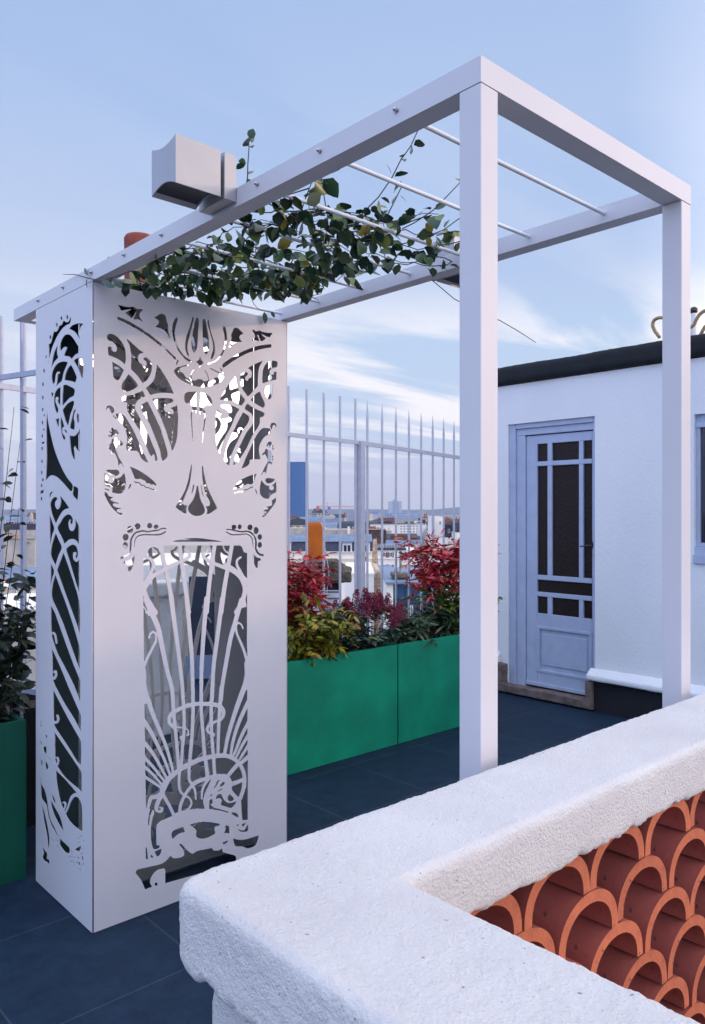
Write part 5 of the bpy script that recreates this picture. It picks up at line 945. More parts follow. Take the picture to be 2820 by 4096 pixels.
def build_city():
    structure(MB().add([(-9000, -9000, GZ), (9000, -9000, GZ), (9000, 9000, GZ), (-9000, 9000, GZ)], [(0, 1, 2, 3)]).build('city_ground', mat('city_ground', (.20, .19, .19), .95, var=.3, vscale=.02)))
    # hills on the horizon
    h = MB(); rng = random.Random(3); n = 70; D = 6500
    top = []
    for i in range(n + 1):
        a = -1.2 + 2.6 * i / n; px = IW / 2 + F_PX * math.tan(max(-1.1, min(1.1, a)))
        hz = 26 + 18 * mnoise.noise(Vector((i * .21, 1, 0))) + (24 if i > n * .5 else 0); dirv = FW * math.cos(a) + RT * math.sin(a); p = CAM + dirv * D; top.append((p, hz, dirv))
    vs = []; 
    for p, hz, dv in top: vs += [(p[0], p[1], GZ), (p[0] + dv[0] * 700, p[1] + dv[1] * 700, hz), (p[0] + dv[0] * 2500, p[1] + dv[1] * 2500, GZ)]
    h.add(vs, [f for i in range(n) for f in ((3 * i, 3 * i + 3, 3 * i + 4, 3 * i + 1), (3 * i + 1, 3 * i + 4, 3 * i + 5, 3 * i + 2))], True)
    structure(h.build('hills', mat('wooded_hills', (.05, .09, .16), .95, var=.3, vscale=.01)))
    # tall dark tower
    f = Far('office_tower', 'tall dark blue office tower with vertical ribs on the skyline by the cabinet', 'skyscraper', 1184, 1500)
    Mt = mat('blue_tower_glass', (.010, .115, .33), .45); Mr = mat('pale_blue_ribs', (.07, .22, .46), .5)
    x0, x1 = 1137, 1231; N = 12; B = MB(); zt = f.Z(1850); w = f.X(x1) - f.X(x0)
    poly = [(f.X(x0) + w * u, -4 * math.sin(math.pi * u)) for u in np.linspace(0, 1, N + 1)] + [(f.X(x0) + w * u, 26 + 4 * math.sin(math.pi * u)) for u in np.linspace(1, 0, N + 1)]
    B.prism(poly, 0, zt, 2); f.put(B, 'shaft', Mt); B = MB()
    for i in range(1, 18):
        u = i / 18; x = f.X(x0) + w * u; B.box((x - .25, -4 * math.sin(math.pi * u) - .5, 0), (x + .25, -4 * math.sin(math.pi * u), zt))
    f.put(B, 'ribs', Mr); f.box('crown', Mt, 1146, 1220, 1846.5, 1850, 4, 20)
    # cranes
    Mp = mat('red_white_crane_paint', (.55, .22, .30), .6); Mw = mat('crane_weight', (.6, .16, .22), .7); Mbm = mat('blue_crane_mast', (.30, .36, .55), .6)
    for nm, lab, px, D, mx, yb, yt, jl, jr, cw in (('tower_crane', 'taller red and white tower crane left of the square railing post', 1309, 700, 1309, 2110, 2031, 1265, 1416, (1265, 1278)), ('tower_crane', 'lower tower crane mostly hidden behind the square railing post', 1414, 820, 1414, 2110, 2069, 1372, 1470, (1372, 1387))):
        f = Far(nm, lab, 'crane', px, D, group='tower cranes on the skyline'); k = D / F_PX; B = MB(); X = f.X(mx); zb, ztop = 0, f.Z(yt)
        for dx in (-.9, .9):
            for dy in (-.9, .9): B.box((X + dx - .14, dy - .14, zb), (X + dx + .14, dy + .14, ztop))
        zz = f.Z(yb) - 6; i = 0
        while zz < ztop - 2: B.tube([(X - .9 * (-1) ** i, -.9, zz), (X + .9 * (-1) ** i, -.9, zz + 2)], .1, 4); zz += 2; i += 1
        f.put(B, 'mast', Mbm); B = MB(); z1 = ztop + .5; xa, xb = f.X(jl), f.X(jr)
        for dy, dz in ((-.6, 0), (.6, 0), (0, 1.3)): B.tube([(xa, dy, z1 + dz), (xb, dy, z1 + dz * .7)], .14, 5)
        q = xa; i = 0
        while q < xb - 1.2: B.tube([(q, 0, z1 + (1.2 if i % 2 else 0)), (q + 1.2, 0, z1 + (0 if i % 2 else 1.2))], .09, 4); q += 1.2; i += 1
        B.tube([(X, 0, z1), (X, 0, z1 + 4.5)], .2, 5); B.tube([(xa + 2, 0, z1), (X, 0, z1 + 4.4), (xb * .7, 0, z1 + 1)], .07, 4); f.put(B, 'jib', Mp)
        f.put(MB().box((f.X(cw[0]), -1, z1 - 2.2), (f.X(cw[1]), 1, z1 + .8)), 'counterweight', Mw); f.put(MB().box((X + .4, -1.4, ztop - 1.6), (X + 3, .6, ztop + 1)), 'cab', mat('crane_cab', (.2, .16, .4), .5))
    # pale glass blocks, slender tower
    gl = lambda n, w, g, a, b: facade_mat(n, w, g, a, b, .6, .6)
    for lab, px0, px1, yt, D, m in (('pale blue glass office block, leftmost of the distant glass row', 1394, 1441, 2055, 1150, gl('fg1', (.42, .50, .62), (.22, .38, .55), 3, 3.4)), ('taller teal glass office block behind the square railing post', 1442, 1474, 2046, 1180, gl('fg2', (.36, .48, .62), (.14, .32, .52), 3, 3.2)),
        ('white gridded office block with many small windows in the distant row', 1475, 1528, 2056, 1120, gl('fg3', (.56, .58, .66), (.30, .40, .55), 2.6, 3)), ('long blue glass office block under the slender tower', 1541, 1626, 2052, 1250, gl('fg4', (.34, .46, .64), (.10, .26, .50), 5, 4.5)), ('very long low blue glass bar at the right of the skyline', 1627, 1712, 2054, 1400, gl('fg5', (.40, .52, .68), (.20, .36, .58), 6, 4))):
        f = Far('office_block', lab, 'office block', (px0 + px1) / 2, D, group='glass office blocks on the skyline'); f.box('body', m, px0, px1, yt, d1=30); f.box('roof_rim', mat('pale_blue_concrete', (.42, .48, .58), .8), px0 - .6, px1 + .6, yt - 1.2, yt - .01, -.5, 30)
        if px0 == 1475: f.box('roof_plant', mat('louvre_blue', (.18, .26, .42), .7), 1484, 1512, 2046, 2054.7, 4, 20)
    f = Far('slender_tower', 'slender pale tower with a small cap, tallest on the right skyline', 'tower', 1580, 2300); m = gl('fg6', (.52, .58, .68), (.36, .46, .60), 4, 3)
    f.box('shaft', m, 1554, 1570, 2006, d1=30); f.box('shaft', mat('pale_blue_face', (.24, .36, .52), .6), 1570.2, 1595, 2005, d1=26); f.box('shaft', m, 1595.2, 1607, 2005, d1=30); f.box('cap', m, 1572, 1588, 1999, 2004.8, 4, 22); f.put(MB().tube([(0, 12, f.Z(1999)), (0, 12, f.Z(1993))], 1.2, 8), 'mast', m)
    # ---- middle distance
    f = Far('apartment_house', 'long white apartment house with rows of small dark windows, middle distance', 'building', 1590, 230); f.box('wall', M_whiteb, 1482, 1700, 2096); f.box('attic', M_whiteb, 1662, 1690, 2086, 2095.9, 1, 6); f.box('cornice', M_slate, 1480, 1690, 2094.2, 2095.9, -.25, 8)
    for c in range(7):
        for r_, y in enumerate((2103, 2113, 2124)): f.window(1602 + c * 12.5, 1608 + c * 12.5, y, y + 5.5)
    f = Far('party_wall_house', 'long beige party wall house with a white chimney breast behind the orange pot', 'building', 1290, 150); f.box('wall', M_beige, 1120, 1300, 2113, d1=9); f.box('wall', M_beige, 1300.3, 1416, 2118, d1=9); f.box('chimney_breast', M_whiteb, 1390, 1400, 2106, 2158, -.4, 0)
    f.box('stack', M_whiteb, 1336, 1353, 2140, 2166, -1.2, -.1); f.box('stack_cap', M_gable, 1334, 1355, 2134, 2139.9, -1.3, 0); f.pots(1340, 1350, 2133.8, 1, 11, M_cpot, -.6); f.pots(1402, 1420, 2117.8, 5, 8)
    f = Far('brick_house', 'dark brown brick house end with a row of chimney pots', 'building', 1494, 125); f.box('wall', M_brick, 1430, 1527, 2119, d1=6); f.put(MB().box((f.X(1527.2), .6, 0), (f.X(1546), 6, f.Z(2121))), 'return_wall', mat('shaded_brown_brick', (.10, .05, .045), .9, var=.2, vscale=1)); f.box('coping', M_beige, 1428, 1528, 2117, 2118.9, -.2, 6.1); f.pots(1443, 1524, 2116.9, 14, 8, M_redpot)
    # mansard house
    f = Far('mansard_house', 'cream mansard house with zinc roof, slate slope and white dormers', 'building', 1310, 95); k = 95 / F_PX
    f.box('wall', M_cream, 1090, 1490, 2207, d1=9)
    for y0_, y1_, dd in ((2232, 2237, .25), (2206, 2209, .3), (2251, 2255, .2)): f.box('cornice', M_whiteb, 1089, 1491, y0_, y1_, -dd, -.001)
    z0_, z1_ = f.Z(2205.8), f.Z(2167); xa, xb = f.X(1090), f.X(1490)
    f.put(MB().add([(xa, .05, z0_), (xb, .05, z0_), (xb, .55, z1_), (xa, .55, z1_), (xa, 9, z0_), (xb, 9, z0_)], [(0, 1, 2, 3), (0, 3, 4), (1, 5, 2)]), 'slate_slope', M_slate)
    B = MB(); z2_ = f.Z(2141); B.add([(xa, .35, z1_ + .002), (xb, .35, z1_ + .002), (xb, 5, z2_), (xa, 5, z2_), (xa, 9, z1_), (xb, 9, z1_)], [(0, 1, 2, 3), (3, 2, 5, 4), (0, 3, 4), (1, 5, 2)])
    x = xa
    while x < xb: B.tube([(x, .35, z1_ + .02), (x, 5, z2_ + .02)], .035, 4); x += .62
    f.put(B, 'zinc_roof', M_zinc)
    for px0, px1 in ((1146, 1162), (1371, 1406), (1441, 1478)):
        f.box('dormer', M_frame, px0 - 2, px1 + 2, 2172, 2212, -.12, 1.2); f.put(MB().prism([(f.X(px0 - 6), f.Z(2171.9)), (f.X(px1 + 6), f.Z(2171.9)), (f.X(px1 + 5), f.Z(2164)), (f.X(px0 - 5), f.Z(2164))], -.3, 2.5, 1), 'dormer_roof', M_zinc); f.window(px0 + 1.5, px1 - 1.5, 2178, 2211, -.125)
    # leaning stone chimney wall
    f = Far('chimney_wall', 'tall worn grey stone chimney wall leaning beside the shuttered house', 'chimney', 1502, 70); zb, zt = f.Z(2300), f.Z(2155)
    f.put(MB().add([(f.X(1486), 0, zb), (f.X(1515), 0, zb), (f.X(1515), 1, zb), (f.X(1486), 1, zb), (f.X(1493), 0, zt - .1), (f.X(1507), 0, zt), (f.X(1507), 1, zt), (f.X(1493), 1, zt - .1)], [(0, 3, 2, 1), (4, 5, 6, 7), (0, 1, 5, 4), (1, 2, 6, 5), (2, 3, 7, 6), (3, 0, 4, 7)]), 'stack', M_rubble); f.box('stack', M_cream, 1457, 1470, 2243, 2300, -.5, .3); f.pots(1458, 1469, 2242.8, 1, 22, M_redpot, -.1)
    # white shuttered house with roof terrace
    f = Far('shuttered_house', 'white house with brown shutters and a railed roof terrace', 'building', 1590, 78); f.box('wall', M_whiteb, 1512, 1690, 2200, d1=7); f.box('roof_rim', M_slate, 1510, 1625, 2192, 2199.9, -.2, 7); f.box('cornice', M_whiteb, 1511, 1691, 2232, 2236, -.15, -.001)
    for x in (1530, 1556, 1610, 1640, 1664): f.window(x, x + 13, 2209, 2228, shut=True); f.window(x, x + 13, 2258, 2276, shut=True)
    B = MB(); z0_, z1_ = f.Z(2192), f.Z(2177)
    for i in range(16): x = f.X(1512 + i * 11); B.tube([(x, .2, z0_), (x, .2, z1_)], .018, 4)
    for z in (z1_, (z0_ + z1_) / 2): B.tube([(f.X(1512), .2, z), (f.X(1678), .2, z)], .02, 4)
    f.put(B, 'terrace_rail', M_frame)
    f = Far('chimney_row', 'low row of brown brick chimneys with red pots between white houses', 'chimney', 1600, 150); f.box('stack', M_brick, 1562, 1628, 2142, 2165, 0, 1.2); f.pots(1562, 1628, 2141.9, 11, 7); f.box('stack', M_brick, 1645, 1668, 2150, 2170, 0, 1.2); f.pots(1646, 1668, 2149.9, 4, 7, M_cpot); f.box('wall', M_beige, 1560, 1670, 2165.2, None, 0, 8)
    f = Far('zinc_roof_house', 'house with pale blue zinc roof and dormers, behind the roof terrace', 'building', 1600, 110); f.box('wall', M_whiteb, 1548, 1690, 2190, d1=8); z0_, z1_ = f.Z(2189.8), f.Z(2162); f.put(MB().add([(f.X(1547), -.2, z0_), (f.X(1691), -.2, z0_), (f.X(1691), 2.5, z1_), (f.X(1547), 2.5, z1_), (f.X(1547), 8, z0_), (f.X(1691), 8, z0_)], [(0, 1, 2, 3), (3, 2, 5, 4), (0, 3, 4), (1, 5, 2)]), 'roof', M_zinc)
    for x in (1616, 1640): f.window(x, x + 12, 2175, 2190, -.35)
    # right group
    f = Far('gabled_house', 'tall gabled house with grey stone side and brick chimneys beside the near post', 'building', 1740, 120); zt = f.Z(2107)
    f.put(MB().prism([(f.X(1697), 0), (f.X(1733), 0), (f.X(1733), zt), (f.X(1726), f.Z(2112)), (f.X(1703), f.Z(2140)), (f.X(1697), f.Z(2150))], 0, 7, 1), 'gable_wall', M_gable); f.box('wall', M_whiteb, 1694, 1722, 2085, 2150, 7.2, 12); f.put(MB().prism([(f.X(1690), f.Z(2095)), (f.X(1722), f.Z(2095)), (f.X(1718), f.Z(2080)), (f.X(1702), f.Z(2082))], 7, 12.2, 1), 'roof', M_slate); f.window(1710, 1718, 2094, 2103, 7.19)
    f.box('chimney', M_redbrick, 1694, 1708, 2074, 2088, 8, 10); f.box('chimney', M_redbrick, 1719, 1733, 2074, 2106.8, 2, 4); f.pots(1695, 1731, 2073.8, 7, 6, M_redpot, 3)
    f = Far('white_house', 'narrow white house with small attic windows and brick chimney near the post', 'building', 1772, 105); f.box('wall', M_whiteb, 1734, 1775, 2067, d1=8); f.window(1757, 1764, 2084, 2099); f.box('wall', M_whiteb, 1776, 1824, 2150, d1=7, d0=-1); f.put(MB().prism([(f.X(1762), f.Z(2145)), (f.X(1826), f.Z(2145)), (f.X(1826), f.Z(2108)), (f.X(1790), f.Z(2096)), (f.X(1770), f.Z(2102))], .5, 6, 1), 'roof', M_slate)
    f.window(1793, 1802, 2116, 2132, .45); f.box('chimney', M_redbrick, 1788, 1818, 2075, 2103, 5, 6.5); f.pots(1788, 1818, 2074.8, 7, 7, M_redpot, 5.7); f.box('pipe', mat('grey_pipe', (.2, .2, .25), .6), 1733, 1735.5, 2060, 2180, -.3, -.05)
    f = Far('corner_house', 'house with tall windows and red brick chimneys, mostly hidden by the near post', 'building', 1850, 100); f.box('wall', M_cream, 1828, 1900, 2130, d1=8); f.box('roof', M_slate, 1828, 1900, 2090, 2129.8, .3, 7)
    for y in (2150, 2180, 2210): f.window(1832, 1840, y, y + 18)
    # low roofs nearer
    f = Far('low_zinc_roof', 'low blue zinc roof with skylights and a small black flue', 'building', 1470, 48); f.box('wall', M_whiteb, 1368, 1572, 2304, d1=6); f.put(MB().add([(f.X(1366), -.15, f.Z(2303.8)), (f.X(1574), -.15, f.Z(2303.8)), (f.X(1574), 1.4, f.Z(2267)), (f.X(1366), 1.4, f.Z(2267)), (f.X(1366), 6, f.Z(2290)), (f.X(1574), 6, f.Z(2290))], [(0, 1, 2, 3), (3, 2, 5, 4), (0, 3, 4), (1, 5, 2)]), 'roof', M_zinc)
    for x in (1404, 1443): f.put(MB().add([(f.X(x), .5, f.Z(2286)), (f.X(x + 14), .5, f.Z(2286)), (f.X(x + 16), 1.15, f.Z(2270)), (f.X(x + 2), 1.15, f.Z(2270)), (f.X(x), .5, f.Z(2284)), (f.X(x + 14), .5, f.Z(2284)), (f.X(x + 16), 1.15, f.Z(2268)), (f.X(x + 2), 1.15, f.Z(2268))], [(4, 5, 6, 7), (0, 1, 5, 4), (1, 2, 6, 5), (2, 3, 7, 6), (3, 0, 4, 7)]), 'skylight', M_frame)
    f.put(MB().lathe([(.055, 0), (.055, f.Z(2262) - f.Z(2292)), (.09, f.Z(2262) - f.Z(2292)), (.02, f.Z(2258) - f.Z(2292))], (f.X(1491), .3, f.Z(2292)), 10), 'flue', mat('rusty_flue', (.03, .02, .02), .7))
    f = Far('flat_white_house', 'flat white rendered wall with a pale stone block side below the railing', 'building', 1455, 24); f.box('wall', M_whiteb, 1380, 1496, 2298, d1=5); f.box('coping', M_whiteb, 1378, 1498, 2292, 2297.9, -.06, 5); f.put(MB().prism([(f.X(1496.1), 0), (f.X(1528), 0), (f.X(1528), f.Z(2300)), (f.X(1510), f.Z(2292)), (f.X(1496.1), f.Z(2296))], .05, 5, 1), 'side_wall', M_rubble)
    f = Far('blue_clad_house', 'low house clad in blue zinc sheets under a small stone chimney', 'building', 1640, 20); Mz = mat('blue_zinc_cladding', (.035, .10, .21), .45, var=.2, vscale=1.2, metal=.2); f.box('cladding', Mz, 1572, 1760, 2334, 2394, d1=5); f.box('lower_wall', M_slate, 1590, 1760, 2394.2, None, .05, 5); f.box('white_pier', M_whiteb, 1546, 1571.8, 2336, None, -.1, 5); f.box('eaves', M_zinc, 1542, 1770, 2326, 2333.8, -.2, 5.2)
    for x in (1620, 1668, 1716): f.box('seam', Mz, x, x + 1.2, 2334, 2394, -.02, -.001)
    f.box('chimney_cap', M_conc, 1571, 1640, 2303, 2317, .5, 1.3); f.box('chimney', M_conc, 1579, 1632, 2317.2, 2326.5, .55, 1.25); f.put(MB().tube([(f.X(1611), .9, f.Z(2303)), (f.X(1611), .9, f.Z(2208))], .035, 10), 'flue', M_gable); f.pots(1582, 1600, 2302.8, 1, 14, M_redpot, .9, .05); f.window(1632, 1652, 2420, 2470, .05)
    # near chimney with orange pot
    D = 9.0; f = Far('chimney', 'stout chimney with concrete cap and one big orange pot close behind the railing', 'chimney', 1300, D); zc0, zc1 = f.Z(2333), f.Z(2283)
    c = MB(); c.add([(f.X(1172), 0, zc0), (f.X(1403), 0, zc0 + .005), (f.X(1403), .62, zc0), (f.X(1172), .62, zc0), (f.X(1170), 0, zc1 - .012), (f.X(1405), 0, zc1), (f.X(1405), .62, zc1), (f.X(1170), .62, zc1)], [(0, 3, 2, 1), (0, 1, 5, 4), (1, 2, 6, 5), (2, 3, 7, 6), (3, 0, 4, 7), (4, 5, 6, 7)])
    c.prism([(f.X(1178), zc1 - .02), (f.X(1398), zc1 - .02), (f.X(1345), f.Z(2248)), (f.X(1215), f.Z(2244))], .04, .58, 1)
    o = c.build('cap', M_conc, f.t); md = o.modifiers.new('r', 'REMESH'); md.mode = 'VOXEL'; md.voxel_size = .016; bpy.context.view_layer.update(); me = bpy.data.meshes.new_from_object(o.evaluated_get(bpy.context.evaluated_depsgraph_get())); o.modifiers.clear(); o.data = me; me.materials.clear(); me.materials.append(M_conc); rough(o, .014, 7, .006)
    r = (f.X(1297) - f.X(1224)) / 2; zb, zt = f.Z(2252), f.Z(2091); f.put(MB().lathe([(r * 1.08, -.02), (r * 1.05, .02), (r * .99, (zt - zb) * .92), (r * 1.0, zt - zb), (r * .86, zt - zb), (r * .84, (zt - zb) * .6)], (f.X(1261), .28, zb), 32), 'pot', M_cpot)
    f.box('stack', M_black, 1190, 1360, 2333.5, 2362, .06, .56); f.box('stack', M_tilewall, 1150, 1358, 2362.2, None, .03, .58)
    cb = thing('cable', 'thin white cable draped from the orange chimney pot over its cap', 'cable', (0, 0, 0)); P = [atdepth(x, y, D + dd) for x, y, dd in ((1281, 2091, .12), (1288, 2096, .0), (1294, 2130, -.02), (1296, 2180, -.03), (1302, 2200, -.03), (1306, 2230, -.03), (1312, 2262, -.03), (1316, 2300, -.03), (1314, 2334, -.03), (1309, 2350, -.02), (1308, 2390, -.02), (1306, 2420, -.02))]
    cb.location = P[0]; MB().tube([tuple(p) for p in smooth(P, False, 5)], .004, 6).build('cord', M_frame, cb, M='world')
    # left chimney pot above the beam
    f = Far('chimney', 'large brick-red chimney pot on a tall stack rising behind the cabinet', 'chimney', 541, 8); r = f.X(604) - f.X(541); zt = f.Z(925)
    f.put(MB().lathe([(r * .97, -1.9), (r * .95, -.16), (r * .97, -.10), (r * .98, -.03), (r * .88, 0), (r * .7, 0), (r * .68, -.4)], (0, r, zt), 32), 'pot', mat('red_clay', (.23, .055, .035), .85, var=.3, vscale=6, bump=.2, bscale=40)); f.put(MB().box((-.45, -.25, 0), (.45, .75, zt - 1.88)), 'stack', M_beige)
    # ---- left sliver
    f = Far('beige_chimney', 'broad beige chimney wall with orange pots, left of the cabinet', 'chimney', 78, 42); f.box('stack', M_beige, 24, 140, 2156, None, 0, 1.3); f.box('coping', M_gable, 22, 142, 2152, 2155.9, -.08, 1.38); f.pots(30, 56, 2151.8, 3, 13, M_cpot, .6); f.box('slats', M_gable, 98, 122, 2168, 2172, -.1, -.002)
    f = Far('left_zinc_house', 'pale zinc roofed house with three small orange pots at the photo left edge', 'building', 40, 34); f.box('wall', M_cream, -160, 190, 2352, d1=6); f.put(MB().add([(f.X(-160), -.1, f.Z(2351.8)), (f.X(190), -.1, f.Z(2351.8)), (f.X(190), 2.2, f.Z(2282)), (f.X(-160), 2.2, f.Z(2282)), (f.X(-160), 6, f.Z(2351)), (f.X(190), 6, f.Z(2351))], [(0, 1, 2, 3), (3, 2, 5, 4), (0, 3, 4), (1, 5, 2)]), 'roof', M_zinc); f.box('stack', M_whiteb, 0, 40, 2322, 2351, -.6, -.05); f.pots(1, 38, 2321.8, 3, 13, M_cpot, -.3); f.box('sill', M_gable, -160, 190, 2378, 2383, -.15, -.001)
    for x in (54, 110): f.window(x, x + 15, 2344, 2376)
    f = Far('left_low_house', 'low beige house with flat parapet in the lower left gap', 'building', 40, 22); f.box('wall', M_beige, -200, 150, 2440, d1=4); f.box('coping', M_whiteb, -202, 152, 2432, 2439.9, -.06, 4)
    f = Far('left_block', 'grey slate roofed house on the left horizon beside the railing bars', 'building', 60, 160); f.box('wall', M_beige, -120, 150, 2120, d1=10); f.box('roof', M_slate, -118, 148, 2096, 2119.8, 1, 9); f.pots(10, 110, 2095.8, 9, 7, M_redpot, 3)
    # anonymous rooftops filling the far and middle ground
    rng = random.Random(21); mats = [M_cream, M_whiteb, M_beige, M_cream]; protos = []
    for k in range(4):
        B = thing('far_house', 'pale house with zinc mansard roof among the crowded far rooftops', 'building', (0, 0, GZ), 0, 'crowded far rooftops'); w, d, h = 14 + 4 * k, 11, 19 + k
        MB().box((-w / 2, 0, 0), (w / 2, d, h)).build('wall', [facade_mat('far_facade_a', (.60, .57, .52), (.10, .11, .14), 2.6, 3.1, .4, .5, .8), facade_mat('far_facade_b', (.56, .56, .56), (.12, .13, .16), 2.2, 2.9, .4, .5, .8), M_beige, facade_mat('far_facade_c', (.5, .46, .4), (.09, .09, .12), 3, 3.2, .4, .5, .8)][k], B)
        MB().add([(-w / 2, -.2, h + .01), (w / 2, -.2, h + .01), (w / 2, d, h + .01), (-w / 2, d, h + .01), (-w / 2, 1.2, h + 2.4), (w / 2, 1.2, h + 2.4), (w / 2, d - 1.2, h + 2.4), (-w / 2, d - 1.2, h + 2.4), (-w / 2, d / 2, h + 3.3), (w / 2, d / 2, h + 3.3)], [(0, 1, 5, 4), (2, 3, 7, 6), (4, 5, 9, 8), (6, 7, 8, 9), (0, 4, 8, 7, 3), (1, 2, 6, 9, 5)]).build('roof', M_slate if k % 2 else M_zinc, B)
        c = MB(); c.box((w / 2 - .9, 1, h), (w / 2 + .02, d - 2, h + 4.4))
        for i in range(7): c.lathe([(.2, 0), (.17, .7), (0, .7)], (w / 2 - .45, 1.7 + i * 1.1, h + 4.39), 6)
        c.build('chimney', M_redbrick if k % 2 else M_beige, B); protos.append(B)
    used = set()
    for ring, (D, n, spread) in enumerate(((190, 20, .95), (270, 26, .9), (380, 32, .85), (540, 40, .8), (780, 44, .75))):
        for i in range(n):
            a = (i + rng.uniform(.2, .8)) / n * 2 - 1; a *= .62; k = rng.randrange(4); dv = FW * math.cos(a) + RT * math.sin(a); p = CAM + dv * D * rng.uniform(.92, 1.1)
            o = protos[k] if k not in used else dup(protos[k]); used.add(k); o.location = (p[0], p[1], GZ - rng.uniform(0, 5) - (1.5 if D < 300 else 0) + (D > 400) * rng.uniform(-2, 3)); o.rotation_euler = (0, 0, -YAW + rng.uniform(-.5, .5) + (math.pi / 2 if rng.random() < .3 else 0))
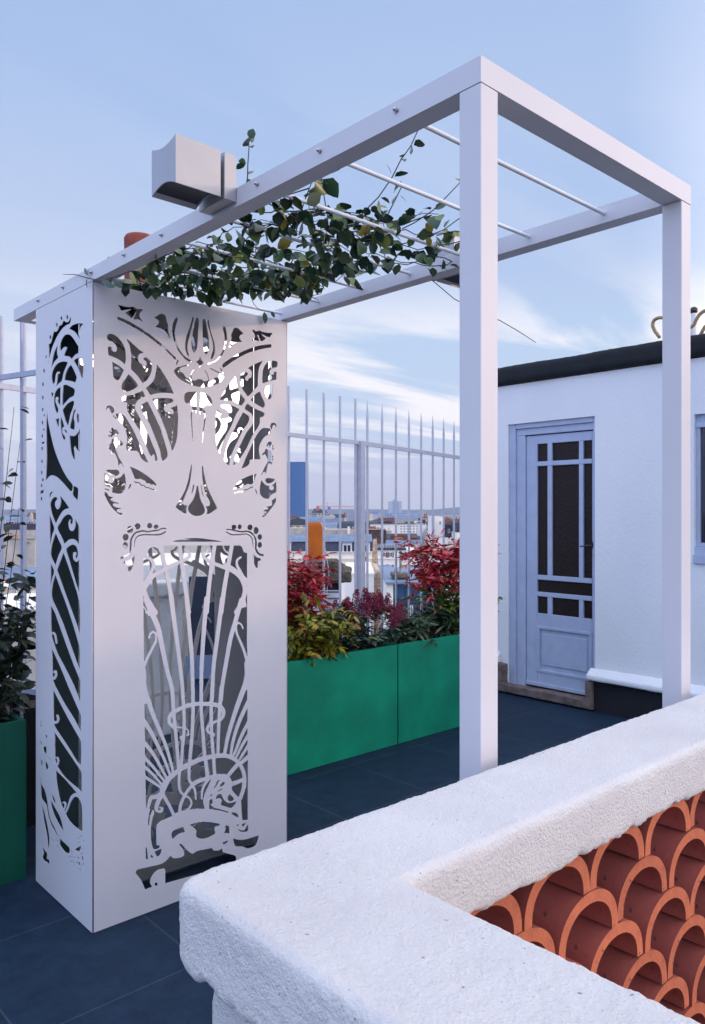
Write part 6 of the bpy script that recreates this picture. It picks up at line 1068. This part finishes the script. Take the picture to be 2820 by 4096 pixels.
# ------------------------------------------------------------------ behind the camera: what the mirror shows
def mirrored(px, py, D):
    p = CAM + ray(px, py) * D; return np.array([p[0], 2 * YM - p[1], p[2]])
VCAM = np.array([CAM[0], 2 * YM - CAM[1], CAM[2]])
def build_behind():
    # iron lattice tower
    D = 430.0; c = mirrored(596, 2048, D); k = D / F_PX; zt = lambda py: CAM[2] + (2048 - py) * k
    hd = math.atan2(c[0] - VCAM[0], c[1] - VCAM[1]); t = thing('lattice_tower', 'huge brown iron lattice tower mirrored in the upper cut-outs of the cabinet', 'tower', (c[0], c[1], GZ), -hd + R(20)); M_iron = mat('brown_iron', (.10, .075, .065), .7)
    z1, z2 = zt(2030) - GZ, zt(1520) - GZ; H = (z2 - z1) / (115 - 57) * 324
    prof = lambda z: 62 * math.exp(-z / (H * .235)) + 3.0 * (1 - z / H) if z < H * .99 else .6
    base = z1 - (z2 - z1)
    leg = lambda z: max(1.2, 14 * (1 - (z - base) / (H * .55)))
    for sx in (-1, 1):
        for sy in (-1, 1):
            B = MB(); zs = np.linspace(max(0, base), z2 + (z2 - z1) * .5, 26)
            pr = lambda z, u, v: (sx * (prof(z - base) - u * leg(z)), sy * (prof(z - base) - v * leg(z)), z)
            for u, v in ((0, 0), (0, 1), (1, 0), (1, 1)): B.tube([pr(z, u, v) for z in zs], 1.0, 4)
            for i in range(len(zs) - 1):
                for (a, b) in (((0, 0), (0, 1)), ((0, 0), (1, 0)), ((1, 0), (1, 1)), ((0, 1), (1, 1))):
                    B.tube([pr(zs[i], *a), pr(zs[i + 1], *b)], .42, 3); B.tube([pr(zs[i], *b), pr(zs[i + 1], *a)], .42, 3); B.tube([pr(zs[i], *a), pr(zs[i], *b)], .5, 3)
                    m0 = [(a[q] + b[q]) / 2 for q in (0, 1)]; B.tube([pr(zs[i], *m0), pr((zs[i] + zs[i + 1]) / 2, *a)], .25, 3); B.tube([pr(zs[i], *m0), pr((zs[i] + zs[i + 1]) / 2, *b)], .25, 3)
            B.build('leg', M_iron, t)
    for z, ov in ((z1, 4), (z2, 3)):
        w = prof(z - base) + ov; B = MB(); B.box((-w, -w, z - 1.2), (w, w, z + 1.2)); B.box((-w + 3, -w + 3, z - 5), (w - 3, w - 3, z - 3.8))
        n = int(w / 2.2)
        for i in range(-n, n + 1):
            x = i * w / n
            for s in (-1, 1): B.tube([(x, s * w, z - 4.8), (x, s * w, z - 1)], .3, 3); B.tube([(s * w, x, z - 4.8), (s * w, x, z - 1)], .3, 3); B.tube([(x, s * w, z - 4.8), (x + w / n, s * w, z - 1)], .22, 3)
        B.build('platform', M_iron, t)
    B = MB(); zs = np.linspace(z2, H + base, 20)
    for sx, sy in ((-1, -1), (-1, 1), (1, 1), (1, -1)):
        B.tube([(sx * prof(z - base), sy * prof(z - base), z) for z in zs], .7, 4)
        for i in range(19):
            w0, w1 = prof(zs[i] - base), prof(zs[i + 1] - base); B.tube([(sx * w0, sy * w0, zs[i]), (sx * w1 * (-sy * sx) if False else -sx * w1, sy * w1, zs[i + 1])], .3, 3); B.tube([(sx * w0, sy * w0, zs[i]), (sx * w1, -sy * w1, zs[i + 1])], .3, 3)
    B.build('spire', M_iron, t)
    # neighbours behind the camera
    def blk(name, label, px, D_, w, d, ztop, m, yaw=0.0, zb=GZ):
        c = mirrored(px, 2048, D_); hd = math.atan2(c[0] - VCAM[0], c[1] - VCAM[1]); q = thing(name, label, 'building' if zb < -1 else 'cabinet', (c[0], c[1], zb), -hd + yaw); MB().box((-w / 2, 0, 0), (w / 2, d, ztop - zb)).build('body', m, q); return q
    q = blk('stone_house', 'beige stone house with balcony windows, mirrored in the cabinet at upper left', 560, 46, 16, 9, 1.6 + (2048 - 2120) / F_PX * 46, M_cream)
    for i in range(-3, 4):
        MB().box((i * 2.1 - .55, -.06, 20.0), (i * 2.1 + .55, -.003, 22.2)).build('window', M_pane, q); MB().box((i * 2.1 - .8, -.35, 19.9), (i * 2.1 + .8, -.08, 20.0)).build('balcony', M_black, q)
    blk('white_block', 'plain pale wall of a neighbouring block, mirrored behind the cabinet bars', 760, 20, 11, 6, 1.6 + (2048 - 2260) / F_PX * 20, M_whiteb, .1)
    c = Vector((KW / 2, KY0, 0)) + Vector((math.sin(SUN_AZ), math.cos(SUN_AZ), 0)) * 15; q = thing('sun_blocker', 'plain white unseen block added behind the photographer to shade the lower cabinet panel', 'building', (c.x, c.y, -8), -SUN_AZ)  # unseen block added to shade the lower screen, trimmed to leave tiles sunlit
    MB().box((-6, 0, 0), (.75, 5, 8 + 1.1 + 15 * math.tan(SUN_EL))).build('body', M_whiteb, q)
    q = blk('metal_locker', 'dark slate-grey metal locker, mirrored behind the fan of bars', 872, 7.4, .54, .5, 1.6 - (2305 - 2048) / F_PX * 7.4, mat('slate_metal', (.028, .04, .075), .45), .0, 0.0)
    MB().box((-.30, -.012, .03), (.30, -.002, .25)).build('lower_panel', mat('pale_blue_panel', (.25, .33, .5), .5), q)
build_floor(); build_pergola(); build_cabinet(); build_parapet(); build_hut(); build_railings(); build_city(); build_behind()
build_lamp('beam_lamp', 'grey box lamp on the outer side of the near long beam', -1, 0, .881); build_lamp('beam_lamp', 'grey box lamp on the far beam, mostly hidden behind the near post', 1, PW, .881)
build_greenery(); build_vine()
def build_haze():
    m = bpy.data.materials.new('evening_haze'); m.use_nodes = True; nt = m.node_tree; nt.nodes.remove(nt.nodes['Principled BSDF']); v = nt.nodes.new('ShaderNodeVolumePrincipled'); v.inputs['Color'].default_value = (.84, .90, 1.0, 1); v.inputs['Density'].default_value = 7.5e-5; v.inputs['Anisotropy'].default_value = .3
    nt.links.new(v.outputs[0], nt.nodes['Material Output'].inputs['Volume'])
    o = MB().box((-8900, -8900, GZ - 1), (8900, 8900, 420)).build('haze', m); o['kind'] = 'stuff'
build_haze()
SC.cycles.use_denoising = True
